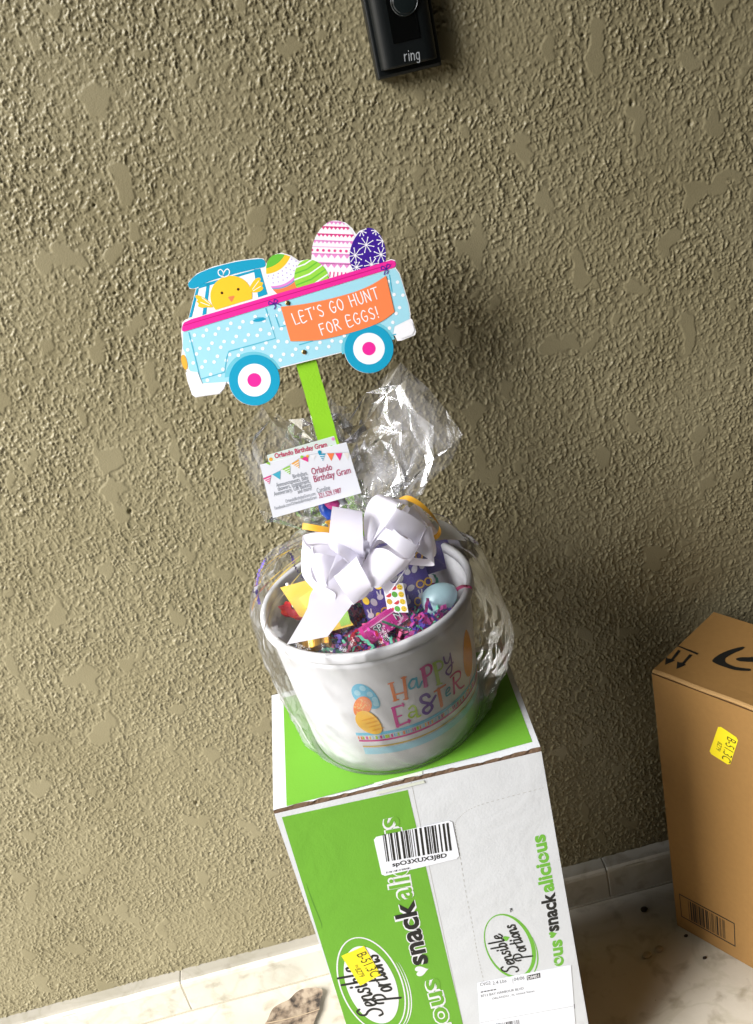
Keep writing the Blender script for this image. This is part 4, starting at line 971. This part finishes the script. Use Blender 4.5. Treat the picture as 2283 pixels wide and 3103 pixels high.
# screws and stake
for x, y in ((767, 615), (870, 922)):
    c = T(x, y); q = MB(); q.grid([[S_.at(*p, o) for p in ell(c, r, r, 0, 18)] for r, o in ((.0022, 0), (.0021, .0009), (.0014, .0013))], SCRW, True); fill(q, S_, ell(c, .0014, .0014, 0, 14), SCRW, .0013); fill(q, S_, [(c[0] - .0012, c[1] - .0002), (c[0] + .0012, c[1] - .0002), (c[0] + .0012, c[1] + .0002), (c[0] - .0012, c[1] + .0002)], INK, .0014); q.build('screw', sg)
kl, kr = S_.px(897.5, 1104), S_.px(957.5, 1090); ml, mr = S_.px(963, 1331), S_.px(1026, 1338)
dx = ((ml[0] - kl[0]) / (ml[1] - kl[1]) + (mr[0] - kr[0]) / (mr[1] - kr[1])) / 2
q = MB(); top, bot = kl[1] + .055, kl[1] - .345; n = 60; rows = []
for i in range(n + 1):
    v = top + (bot - top) * i / n; j1, j2 = random.uniform(-.0002, .0002), random.uniform(-.0003, .0003); a = kl[0] + dx * (v - kl[1]) + j1; b = kr[0] + dx * (v - kr[1]) + j2
    rows.append([S_.at(a, v, -th - .0002), S_.at(b, v, -th - .0002), S_.at(b, v, -th - .0052), S_.at(a, v, -th - .0052)])
q.grid(rows, STG, True); q.poly(rows[0], STG); q.poly(rows[-1], STG); q.build('stake', sg)

# ------------------------------------------------------------------ cellophane
def film_material(name, mult, h0, h1, rough):
    mt = bpy.data.materials.new(name); mt.use_nodes = True; n = mt.node_tree
    for x in list(n.nodes):
        if x.type == 'BSDF_PRINCIPLED': n.nodes.remove(x)
    out = n.nodes['Material Output']
    tr = n.nodes.new('ShaderNodeBsdfTransparent'); tr.inputs[0].default_value = (.985, .985, .99, 1)
    gl = n.nodes.new('ShaderNodeBsdfGlossy'); gl.inputs['Roughness'].default_value = rough; gl.inputs[0].default_value = (1, 1, 1, 1)
    df = n.nodes.new('ShaderNodeBsdfDiffuse'); df.inputs[0].default_value = (.85, .85, .88, 1)
    fr = n.nodes.new('ShaderNodeFresnel'); fr.inputs[0].default_value = 1.33
    mu = n.nodes.new('ShaderNodeMath'); mu.operation = 'MULTIPLY'; mu.inputs[1].default_value = mult; mu.use_clamp = True; n.links.new(fr.outputs[0], mu.inputs[0])
    hz = n.nodes.new('ShaderNodeTexNoise'); hz.inputs['Scale'].default_value = 16; hz.inputs['Detail'].default_value = 6; hz.inputs['Distortion'].default_value = 2
    tc0 = n.nodes.new('ShaderNodeTexCoord'); n.links.new(tc0.outputs['Object'], hz.inputs['Vector'])
    hm = n.nodes.new('ShaderNodeMapRange'); hm.inputs[1].default_value = .42; hm.inputs[2].default_value = .72; hm.inputs[3].default_value = h0; hm.inputs[4].default_value = h1; n.links.new(hz.outputs['Fac'], hm.inputs[0])
    tl = n.nodes.new('ShaderNodeBsdfTranslucent'); tl.inputs[0].default_value = (.9, .9, .93, 1); m0 = n.nodes.new('ShaderNodeMixShader'); n.links.new(df.outputs[0], m0.inputs[1]); n.links.new(tl.outputs[0], m0.inputs[2])
    m1 = n.nodes.new('ShaderNodeMixShader'); n.links.new(hm.outputs[0], m1.inputs[0]); n.links.new(tr.outputs[0], m1.inputs[1]); n.links.new(m0.outputs[0], m1.inputs[2])
    m2 = n.nodes.new('ShaderNodeMixShader'); n.links.new(mu.outputs[0], m2.inputs[0]); n.links.new(m1.outputs[0], m2.inputs[1]); n.links.new(gl.outputs[0], m2.inputs[2])
    tc = n.nodes.new('ShaderNodeTexCoord'); no = n.nodes.new('ShaderNodeTexNoise'); no.inputs['Scale'].default_value = 55; no.inputs['Detail'].default_value = 5; no.inputs['Distortion'].default_value = 1.2
    n.links.new(tc.outputs['Object'], no.inputs['Vector']); bp = n.nodes.new('ShaderNodeBump'); bp.inputs['Strength'].default_value = .35; bp.inputs['Distance'].default_value = .004
    n.links.new(no.outputs['Fac'], bp.inputs['Height']); n.links.new(bp.outputs[0], gl.inputs['Normal'])
    n.links.new(m2.outputs[0], out.inputs['Surface']); return mt
FILM = film_material('clear_cellophane', .7, .02, .13, .09); FILMT = film_material('crumpled_cellophane', 1.0, .07, .42, .12)
NT, NS = 320, 190
th_ = np.linspace(0, 2 * np.pi, NT + 1)[:-1]; s_ = np.linspace(0, 1, NS)
prof = np.array([(0, .0872, .5385), (.06, .092, .543), (.14, .100, .558), (.3, .1075, .605), (.46, .1125, .660), (.53, .1125, .698), (.60, .103, .716), (.67, .072, .729), (.73, .036, .740), (.775, .0165, .749), (.80, .0140, .757), (.84, .024, .767)])
Rr = np.interp(s_, prof[:, 0], prof[:, 1]); Zz = np.interp(s_, prof[:, 0], prof[:, 2])
k_ = np.ones(9) / 9
for _ in range(2):
    Rr[6:-6] = np.convolve(np.pad(Rr, 4, 'edge'), k_, 'valid')[6:-6]; Zz[6:-6] = np.convolve(np.pad(Zz, 4, 'edge'), k_, 'valid')[6:-6]
TH, SS = np.meshgrid(th_, s_)
R2 = np.repeat(Rr[:, None], NT, 1); Z2 = np.repeat(Zz[:, None], NT, 1)
# the gathered sheet spreads out above the tie; its reach changes round the tie
tab = np.array([(0, .045, .800), (40, .055, .775), (72, .070, .764), (95, .120, .800), (110, .112, .842), (124, .107, .872), (142, .086, .850), (155, .058, .835), (167, .053, .860), (185, .050, .845), (215, .055, .845), (250, .062, .870), (270, .088, .853), (292, .084, .790), (320, .060, .776), (360, .045, .800)])
er = np.interp(np.degrees(th_), tab[:, 0], tab[:, 1]); ez = np.interp(np.degrees(th_), tab[:, 0], tab[:, 2])
fl = np.clip((SS - .84) / .16, 0, 1)
R2 = R2 + (er[None, :] - .024) * fl ** .9; Z2 = Z2 + (ez[None, :] - .815) * fl ** 1.05
def pn(a, b, sd): return perlin(a, b, sd)
C_, S2_ = np.cos(TH), np.sin(TH)
cyl = lambda k, m_, sd: perlin(C_ * k + 40, S2_ * k + SS * m_ + 17, sd)
ridge = lambda x: 1 - np.abs(x) * 2
low = np.clip(SS / .12, 0, 1)
gather = np.exp(-((SS - .79) / np.where(SS > .79, .055, .17)) ** 2)
loose = np.clip((SS - .1) / .25, 0, 1)
R2 = R2 * (1 + .22 * np.clip(np.sin(TH - .15), 0, 1) ** 1.5 * np.exp(-((SS - .32) / .16) ** 2))
R2 += low * (.0042 * cyl(3.0, 5, 51) + .0030 * cyl(7, 11, 52) + .0016 * ridge(cyl(6, 14, 53)) + .0007 * ridge(cyl(15, 34, 54))) * np.clip((.76 - SS) / .1, .25, 1)
pleat = np.sin(TH * 17 + 3 * cyl(2, 3, 55)) + .6 * np.sin(TH * 29 + 4 * cyl(2, 4, 56))
R2 *= 1 + .13 * pleat * gather
R2 += fl * (.022 * cyl(2.6, 5, 57) + .014 * ridge(cyl(3.2, 13, 58)) * .6 + .008 * ridge(cyl(6, 30, 59)) + .003 * ridge(cyl(12, 60, 62)))
Z2 += fl * (.016 * cyl(3, 6, 60) + .009 * ridge(cyl(4, 18, 61)) + .004 * ridge(cyl(10, 45, 63)))
Z2 += .004 * gather * cyl(5, 9, 64)
cxn = BC[0] + np.clip((SS - .55) / .25, 0, 1) * .004
X2 = cxn + R2 * np.sin(TH); Y2 = BC[1] - R2 * np.cos(TH) + np.clip((SS - .55) / .25, 0, 1) * .046
# the film rests on the carton lid and may not reach into the bucket
Z2 = np.maximum(Z2, .5383)
cap = CS.rad(np.minimum(Z2, .70)) + .0045
inside_ = (Z2 < .70) & (R2 < cap) & (SS < .6) & (SS > .02)
R3 = np.where(inside_, cap, R2); X2 = cxn + R3 * np.sin(TH); Y2 = BC[1] - R3 * np.cos(TH) + np.clip((SS - .55) / .25, 0, 1) * .046
Y2 = np.minimum(Y2, WALL_Y - .012)
ow = lambda A_: np.concatenate([A_, A_[:, :1]], 1)
wrap = thing('cellophane_wrap', (BC[0], BC[1], .5383), 'crumpled clear cellophane wrapped round the bucket and gathered under the bow', 'cellophane')
kk = int(.815 * NS)
film = np_grid_mesh('wrapped_sheet', ow(X2[:kk]), ow(Y2[:kk]), ow(Z2[:kk]), FILM); film.parent = wrap; film.location = -wrap.location
# the gathered top: crumpled flat facets that spread out above the tie
def flare(reach, rise, seed, n=42, m_=10, amp=1.0):
    r_ = np.random.default_rng(seed); t = np.linspace(0, 2 * np.pi, n + 1)[:-1]; f = np.linspace(0, 1, m_)
    te = np.interp(np.degrees(t), tab[:, 0], tab[:, 1]); tz = np.interp(np.degrees(t), tab[:, 0], tab[:, 2])
    Tm, Fm = np.meshgrid(t, f)
    Rm = .0135 + (te[None] * reach - .0135) * Fm ** .8; Zm = .752 + (tz[None] * rise + (1 - rise) * .77 - .752) * Fm ** 1.0
    w = np.clip(Fm * 3, 0, 1)
    Rm = Rm * (1 + .24 * np.sin(Tm * 9 + seed) * (1 - Fm) * .5) + amp * w * (r_.normal(0, .0042, Rm.shape) + .016 * perlin(np.cos(Tm) * 2.2 + seed, np.sin(Tm) * 2.2 + Fm * 3, seed))
    Zm = Zm + amp * w * (r_.normal(0, .0030, Rm.shape) + .012 * perlin(np.cos(Tm) * 2.4, np.sin(Tm) * 2.4 + Fm * 3 + seed, seed + 1))
    Tj = Tm + w * r_.normal(0, .030, Rm.shape)
    X = BC[0] + .004 + Rm * np.sin(Tj); Y = np.minimum(BC[1] + .046 - Rm * np.cos(Tj), WALL_Y - .012)
    q = MB(); V = [[(X[a, b % n], Y[a, b % n], Zm[a, b % n]) for b in range(n + 1)] for a in range(m_)]
    vs = [p for r in V for p in r]; fs = []; w_ = n + 1
    for a in range(m_ - 1):
        for b in range(n):
            k = a * w_ + b
            fs += ([[k, k + 1, k + w_ + 1], [k, k + w_ + 1, k + w_]] if (a + b + int(r_.integers(2))) % 2 else [[k, k + 1, k + w_], [k + 1, k + w_ + 1, k + w_]])
    q.add(vs, fs, FILMT); return q.build('gathered_top', wrap)
flare(1.0, 1.0, 5); flare(.82, .9, 9, 36, 9); flare(.58, .62, 13, 30, 8)

# ------------------------------------------------------------------ bow
SATN = mat('white_satin_ribbon', 'f6f4ff', 0.3, 1.0, spec=1.0, var=.01, vscale=400, trans=.40, aniso=.85)
GOLDR = mat('gold_curling_ribbon', 'f2b53c', .35, .92, spec=.5, trans=.15)
TAILM = mat('sheer_white_ribbon', 'dddcd6', .35, .9, trans=.35)
KN = Frame((0, .775, 0), (1, 0, 0), (0, 0, 1)); kx, kz = KN.px(*c8(690, 560)); K = Vector((kx, .778, kz))
bow = thing('ribbon_bow', K, 'white satin pull bow tied round the neck of the cellophane wrap', 'bow')
def img(x, y): return RIGHT * x - UP * y            # picture directions in space
UNIT = (K - CAM).dot(FWD) / FPX / 3.0036            # one traced unit at the bow, in metres
def ribbon(name, P, Wd, mt=SATN, na=6, parent=bow, sag=0.0):
    """band swept along P; Wd gives its across-vector at each point"""
    q = MB(); P = spline([tuple(p) for p in P], 8); Wd = spline([tuple(w) for w in Wd], 8); rows = []
    for p, w in zip(P, Wd):
        p = Vector(p); w = Vector(w); rows.append([p + w * (j / na - .5) for j in range(na + 1)])
    q.grid(rows, mt); return q.build(name, parent, smooth=True)
def Pt(x, y, out): return K + img((x - 690) * UNIT, (y - 560) * UNIT) - FWD * out
def loop(pts, name='loop'):
    """pts: (x1, y1, x2, y2, out1, out2): both edges of the band in the picture and how far they stand off"""
    P, Wd = [], []
    for x1, y1, x2, y2, o1, o2 in pts:
        a, b = Pt(x1, y1, o1), Pt(x2, y2, o2); P.append((a + b) / 2); Wd.append(b - a)
    return ribbon(name, P, Wd)
mm = .001
# upright loop left of centre
loop([(560, 640, 690, 620, 8*mm, 8*mm), (430, 420, 668, 440, 12*mm, 12*mm), (400, 200, 660, 240, 22*mm, 20*mm), (398, 196, 664, 246, 30*mm, 28*mm), (388, 300, 668, 340, 38*mm, 36*mm), (375, 470, 672, 500, 38*mm, 37*mm), (395, 560, 676, 600, 30*mm, 30*mm), (600, 690, 690, 660, 12*mm, 12*mm)])
# curled end under it
loop([(690, 620, 650, 740, 14*mm, 14*mm), (600, 520, 610, 700, 30*mm, 34*mm), (440, 490, 470, 600, 36*mm, 44*mm), (375, 500, 440, 590, 30*mm, 36*mm), (480, 600, 560, 700, 20*mm, 20*mm)])
# top right petal, its band facing up
loop([(690, 560, 700, 600, 6*mm, 6*mm), (680, 250, 860, 420, 8*mm, 26*mm), (780, 80, 960, 170, 12*mm, 30*mm), (960, 110, 1075, 180, 6*mm, 12*mm), (1075, 140, 1078, 235, 2*mm, 8*mm), (900, 330, 960, 380, 4*mm, 8*mm), (700, 560, 720, 600, 6*mm, 6*mm)])
# inner right loop
loop([(700, 560, 730, 620, 12*mm, 12*mm), (860, 260, 750, 500, 26*mm, 34*mm), (960, 165, 870, 340, 34*mm, 42*mm), (970, 200, 860, 360, 40*mm, 46*mm), (1080, 250, 930, 400, 36*mm, 42*mm), (1210, 350, 1100, 480, 26*mm, 34*mm), (1190, 420, 1080, 620, 18*mm, 28*mm), (720, 580, 760, 660, 10*mm, 10*mm)])
# broad right band, rolling over
loop([(730, 560, 720, 660, 16*mm, 16*mm), (870, 350, 800, 470, 36*mm, 38*mm), (1000, 430, 950, 560, 44*mm, 46*mm), (1150, 520, 1080, 640, 40*mm, 42*mm), (1180, 470, 1120, 590, 30*mm, 30*mm), (1230, 370, 1130, 570, 26*mm, 30*mm), (1280, 380, 1300, 690, 20*mm, 26*mm), (1300, 640, 1200, 710, 14*mm, 18*mm), (900, 600, 860, 680, 8*mm, 8*mm)])
# lower right
loop([(740, 560, 630, 760, 18*mm, 18*mm), (860, 550, 680, 800, 40*mm, 36*mm), (1030, 640, 800, 890, 44*mm, 40*mm), (1130, 600, 1030, 740, 36*mm, 34*mm), (1030, 740, 900, 935, 34*mm, 34*mm), (960, 880, 850, 920, 24*mm, 22*mm), (800, 700, 740, 760, 12*mm, 10*mm)])
# lower centre
loop([(690, 600, 620, 660, 16*mm, 16*mm), (620, 620, 440, 780, 40*mm, 38*mm), (690, 760, 420, 790, 46*mm, 40*mm), (740, 860, 500, 920, 44*mm, 40*mm), (730, 930, 590, 1042, 34*mm, 32*mm), (640, 1000, 520, 980, 24*mm, 22*mm), (660, 760, 600, 740, 12*mm, 10*mm)])
# left folds
loop([(600, 560, 600, 720, 8*mm, 8*mm), (330, 430, 340, 800, 10*mm, 12*mm), (150, 480, 160, 830, 12*mm, 14*mm), (170, 520, 210, 880, 18*mm, 20*mm), (330, 560, 330, 930, 22*mm, 24*mm), (560, 640, 580, 780, 10*mm, 10*mm)])
loop([(600, 560, 620, 640, 10*mm, 10*mm), (380, 420, 370, 520, 14*mm, 18*mm), (150, 430, 135, 520, 14*mm, 20*mm), (130, 500, 200, 560, 18*mm, 24*mm), (120, 690, 210, 770, 22*mm, 26*mm), (150, 820, 260, 850, 24*mm, 28*mm), (300, 980, 420, 940, 26*mm, 28*mm), (395, 1065, 430, 1010, 24*mm, 26*mm), (560, 760, 620, 700, 10*mm, 10*mm)])
loop([(600, 590, 610, 680, 14*mm, 14*mm), (380, 520, 330, 600, 30*mm, 30*mm), (230, 540, 175, 600, 34*mm, 34*mm), (300, 720, 215, 690, 38*mm, 36*mm), (365, 880, 310, 890, 38*mm, 36*mm), (380, 760, 400, 700, 30*mm, 34*mm), (490, 640, 470, 560, 28*mm, 34*mm), (600, 640, 600, 600, 14*mm, 14*mm)])
# outer right loops behind
loop([(760, 400, 780, 460, 2*mm, 2*mm), (1085, 190, 1180, 300, 0, 2*mm), (1150, 160, 1290, 440, -4*mm, 0), (1200, 190, 1350, 410, -8*mm, -4*mm), (1180, 280, 1300, 450, -12*mm, -8*mm), (800, 480, 820, 520, -2*mm, -2*mm)])
# tail at the lower left
loop([(640, 700, 560, 640, 10*mm, 10*mm), (590, 1000, 240, 900, 26*mm, 26*mm), (500, 1140, 170, 1100, 30*mm, 30*mm), (360, 1325, 0, 1395, 31*mm, 30*mm)], 'tail')
ribbon('tail', [Pt(1200, 470, 0), Pt(1340, 400, -10*mm), Pt(1470, 410, -14*mm), Pt(1600, 470, -16*mm)], [img(0, 170 * UNIT), img(10 * UNIT, 190 * UNIT), img(30 * UNIT, 150 * UNIT), img(40 * UNIT, 60 * UNIT)], TAILM)
q = MB(); q.tube([Pt(690, 500, 0), Pt(695, 560, 10*mm), Pt(690, 640, 4*mm)], [.006, .008, .006], SATN, 12); q.build('knot', bow, smooth=True)
def gold(label, pts, wv, grp='gold curling ribbons'):
    q = MB(); P = spline([tuple(p) for p in pts], 8); rows = []
    for i, p in enumerate(P):
        t = (Vector(P[min(i + 1, len(P) - 1)]) - Vector(P[max(i - 1, 0)])).normalized(); p = Vector(p); w = (Vector(wv) - t * t.dot(Vector(wv))).normalized() * .0056; rows.append([p - w / 2, p + w / 2])
    q.grid(rows, GOLDR); o = q.build('curling_ribbon', loc=pts[0], smooth=True); return tag(o, label, 'ribbon', grp)
gold('gold curling ribbon arching out at the right of the bow', [Pt(1000, 130, -8*mm), Pt(1080, 105, -2*mm), Pt(1200, 170, 2*mm), Pt(1310, 280, 4*mm), Pt(1365, 370, 2*mm), Pt(1350, 440, -2*mm), Pt(1290, 470, -6*mm)], img(.3, .8) - FWD * .6)
gold('short gold ribbon end sticking out left of the bow', [Pt(500, 420, -4*mm), Pt(380, 400, 4*mm), Pt(240, 375, 8*mm), Pt(118, 355, 6*mm)], img(.1, 1))
gold('tiny gold ribbon curl just above the left of the bow', [Pt(400, 400, -2*mm), Pt(372, 345, 2*mm), Pt(350, 330, 6*mm), Pt(385, 310, 2*mm)], img(1, .2))

# ------------------------------------------------------------------ favour below the card
fv = thing('party_favour', Pt(380, 230, -8*mm), 'blue and pink foil favour with clear cap peeping out under the cards', 'party favour')
BLF = mat('blue_foil', '2450b8', .3, .9); PKF = mat('pink_foil', 'ea4aa4', .3, .9); CLR = mat('clear_cap', 'cfd2d6', .12, .9)
def lump(q, c, a, b, d, mt, seed):
    r_ = random.Random(seed); rows = []
    for i in range(9):
        t = math.pi * i / 8; rows.append([c + a * math.cos(t) + (b * math.cos(2 * math.pi * k / 16) + d * math.sin(2 * math.pi * k / 16)) * (math.sin(t) * (1 + r_.uniform(-.12, .12))) for k in range(16)])
    q.grid(rows, mt, True)
q = MB(); lump(q, Pt(335, 215, -6*mm), img(60 * UNIT, 80 * UNIT), img(50 * UNIT, -40 * UNIT), FWD * .006, BLF, 1); q.build('blue_part', fv, smooth=True)
q = MB(); lump(q, Pt(385, 150, -1*mm), img(70 * UNIT, 10 * UNIT), img(-10 * UNIT, 55 * UNIT), FWD * .006, PKF, 2); q.build('pink_part', fv, smooth=True)
q = MB(); q.tube([Pt(440, 95, -3*mm), Pt(455, 120, -3*mm), Pt(470, 145, -3*mm), Pt(486, 170, -3*mm)], [.0040, .0052, .0044, .0052], CLR, 14); q.build('clear_cap', fv, smooth=True)

# ------------------------------------------------------------------ business cards
CARD = mat('card_stock', 'eef0f8', .5, .9, var=.01); MINT = mat('card_mint', 'e2efe9', .5, .9); CPK = mat('card_pink', 'c9265f', .5); CGY = mat('card_grey', '8f949e', .5); CDP = mat('card_rose', 'b8406a', .5)
dc = sub(4.859, 780, 1320)
def card_frame(y, lean): return Frame((0, y, .84), (1, .03, 0), (0, lean, 1))
CF = card_frame(.790, .10); CB = card_frame(.7935, .10)
def card(name_label, S, pts, mt, th=.0005):
    t = thing('business_card', S.at(*S.px(*dc(*pts[3]))), name_label, 'business card')
    q = MB(); P = [S.px(*dc(*p)) for p in pts]; 
    if area(P) < 0: P = P[::-1]
    a = [S.at(*p, 0) for p in P]; b = [S.at(*p, -th) for p in P]; q.poly(a, mt); q.poly(b[::-1], mt)
    for i in range(len(P)): j = (i + 1) % len(P); q.poly([a[i], b[i], b[j], a[j]], mt)
    return t, q.build('sheet', t)
t, shb = card('narrow mint and white card printed in pink, behind the larger business card', CB, [(142, 290), (1132, 5), (1230, 330), (235, 640)], MINT)
q = MB(); fit(q, CB, 'Orlando Birthday Gram', dc(262, 335), dc(1032, 158), .0062, CPK, LY, bold=.025); q.build('lettering', shb)
for c, r, k in (((200, 348), 27, 'amber'), ((408, 360), 24, 'pinkpale'), ((1098, 166), 26, 'lime'), ((1118, 48), 24, 'pinkpale')): q = MB(); fill(q, CB, [CB.px(*dc(*p)) for p in ell(c, r, r, 0, 20)], SM[k], LY); q.build('printed_dot', shb)
t, shf = card('larger white business card with bunting and pink lettering, in front of the stake', CF, [(40, 432), (1312, 97), (1535, 845), (232, 1215)], CARD)
q = MB()
for s, a, b, z, m_, bo in (('Orlando', (808, 578), (1106, 500), .0088, CDP, .005), ('Birthday Gram', (842, 686), (1382, 548), .0088, CDP, .005), ('Caroline', (885, 848), (1076, 795), .0068, CGY, 0), ('321.529.1987', (912, 922), (1242, 835), .0064, CDP, .01),
                           ('Birthdays,', (528, 632), (746, 572), .0056, CGY, 0), ('Announcements, Baby', (285, 758), (756, 640), .0056, CGY, 0), ('showers, Engagement,', (305, 815), (778, 690), .0056, CGY, 0), ('Anniversary, Gift Baskets', (250, 890), (796, 745), .0056, CGY, 0), ('and more!', (600, 855), (806, 798), .0056, CGY, 0),
                           ('OrlandoBirthdayGram.com', (420, 990), (860, 870), .0044, CGY, 0), ('Facebook.com/OrlandoBirthdayGram', (262, 1092), (878, 925), .0044, CGY, 0)):
    fit(q, CF, s, dc(*a), dc(*b), z, m_, LY * 2, bold=bo)
q.build('lettering', shf)
q = MB(); stroke(q, CF, [CF.px(*dc(*p)) for p in spline([(75, 632), (220, 572), (370, 492), (500, 415), (620, 335), (760, 285), (900, 262), (1020, 258), (1150, 252), (1370, 240)], 4)], .0002, CGY, LY)
for P, k1, k2 in (([(85, 632), (202, 580), (180, 712)], 'rose', 1), ([(222, 572), (343, 515), (335, 645)], 'line', 0), ([(365, 492), (482, 438), (482, 572)], 'lime', 1), ([(500, 412), (612, 348), (618, 480)], 'amber', 1), ([(628, 335), (745, 300), (750, 388)], 'rose', 0), ([(785, 288), (865, 280), (828, 355)], 'white', 0), ([(900, 265), (1005, 262), (965, 372)], 'teal', 1), ([(1025, 260), (1135, 258), (1090, 372)], 'orange', 0), ([(1148, 258), (1252, 254), (1215, 370)], 'rose', 0), ([(1270, 252), (1360, 250), (1330, 355)], 'edge', 0), ([(118, 402), (180, 388), (190, 436)], 'lime', 0)):
    fill(q, CF, [CF.px(*dc(*p)) for p in P], SM[k1], LY * 1.5)
    if k2:
        a, b, c = P
        for s in (.2, .45, .7): fill(q, CF, [CF.px(*dc(a[0] + (c[0] - a[0]) * e, a[1] + (c[1] - a[1]) * e)) for e in (s, s + .1)] + [CF.px(*dc(b[0] + (c[0] - b[0]) * e, b[1] + (c[1] - b[1]) * e)) for e in (s + .1, s)], SM['white'], LY * 2)
for c, r, k in (((916, 240), 26, 'teal'), ((655, 312), 22, 'lime'), ((738, 300), 20, 'amber')): fill(q, CF, [CF.px(*dc(*p)) for p in ell(c, r, r, 0, 20)], SM[k], LY * 2.5)
q.build('bunting', shf)

# ------------------------------------------------------------------ on the floor
FLR = Frame((0, .9, 0), (1, 0, 0), (0, 1, 0)); fl_ = sub(3.304, 800, 2650)
LEAF = mat('dry_leaf', '7d6650', .75, .9, var=.25, vscale=35, bump=.5, bscale=160)
_n = LEAF.node_tree; _t = [x for x in _n.nodes if x.type == 'TEX_COORD'][0]; _b = _n.nodes['Principled BSDF']
_o = _n.nodes.new('ShaderNodeTexNoise'); _o.inputs['Scale'].default_value = 85; _o.inputs['Detail'].default_value = 6; _n.links.new(_t.outputs['Object'], _o.inputs['Vector'])
_r = _n.nodes.new('ShaderNodeValToRGB'); _e = _r.color_ramp.elements; _e[0].position = .36; _e[0].color = (.03, .022, .016, 1); _e[1].position = .62; _e[1].color = (.34, .27, .19, 1)
_m = _e.new(.48); _m.color = (.19, .14, .095, 1); _n.links.new(_o.outputs['Fac'], _r.inputs[0]); _n.links.new(_r.outputs[0], _b.inputs['Base Color'])
VEIN = mat('leaf_vein', 'b09c80', .8)
LO = [(590, 1185), (600, 1220), (575, 1290), (560, 1380), (520, 1480), (470, 1600), (380, 1700), (240, 1760), (80, 1760), (-30, 1700), (-20, 1600), (45, 1495), (95, 1390), (160, 1340), (270, 1290), (330, 1230), (400, 1190), (480, 1178), (540, 1172)]
lf = thing('fallen_leaf', FLR.at(*FLR.px(*fl_(330, 1500))), 'dry brown mottled leaf lying on the marble floor by the snack carton', 'leaf')
q = MB(); P = [FLR.px(*fl_(*p)) for p in spline(LO, 4, True)]; 
if area(P) < 0: P = P[::-1]
cx0 = sum(p[0] for p in P) / len(P); cy0 = sum(p[1] for p in P) / len(P); rows = []
for k in range(10, 0, -1):
    rows.append([FLR.at(cx0 + (u - cx0) * k / 10, cy0 + (v - cy0) * k / 10, .0035 + .0055 * (k / 10) ** 2 * (.55 + .45 * math.sin(i * 2 * math.pi / len(P) + .6))) for i, (u, v) in enumerate(P)])
q.grid(rows, LEAF, True); q.poly(rows[-1], LEAF); q.build('blade', lf, smooth=True)
q = MB(); a, b = FLR.px(*fl_(30, 1530)), FLR.px(*fl_(575, 1385))
q.tube([FLR.at(a[0] + (b[0] - a[0]) * t, a[1] + (b[1] - a[1]) * t, .0052 + .0026 * (2 * t - 1) ** 2) for t in [i / 8 for i in range(9)]], [.0010 - .0005 * i / 8 for i in range(9)], VEIN, 6); q.build('vein', lf)
PEB = mat('pale_pebble', 'a89c84', .7, .9, var=.2, vscale=200, bump=.4); DARK = mat('dark_debris', '2a1c12', .7)
def lumpy(name, c, r, mt, label, cat, seed, fl=.6, grp=None):
    q = MB(); lump(q, c + Vector((0, 0, r * fl * .8)), Vector((r * 1.3, r * .3, 0)), Vector((-r * .2, r, 0)), Vector((0, 0, r * fl)), mt, seed); return tag(q.build(name, loc=c, smooth=True), label, cat, grp)
dp = lambda x, y: FLR.at(*FLR.px(*d8(x, y)))
lumpy('pebble', dp(420, 1640), .0042, PEB, 'rounded pale pebble on the floor left of the shipping box', 'pebble', 3, .8)
lumpy('pebble', dp(265, 1712), .0050, PEB, 'flatter oval pebble in the dirt next to the rounded pebble', 'pebble', 4, .35)
lumpy('seed', dp(228, 1112), .0040, DARK, 'dark oval dead bug on the floor between the two boxes', 'seed', 5, .5)  # dead bug, kept under the seed name and category
lumpy('seed', dp(1020, 1745), .0022, DARK, 'tiny dark crumb on the bright floor in front of the shipping box', 'seed', 6, .5)
lumpy('seed', dp(775, 1455), .0022, DARK, 'small brown crumb by the foot of the shipping box corner', 'seed', 7, .5)
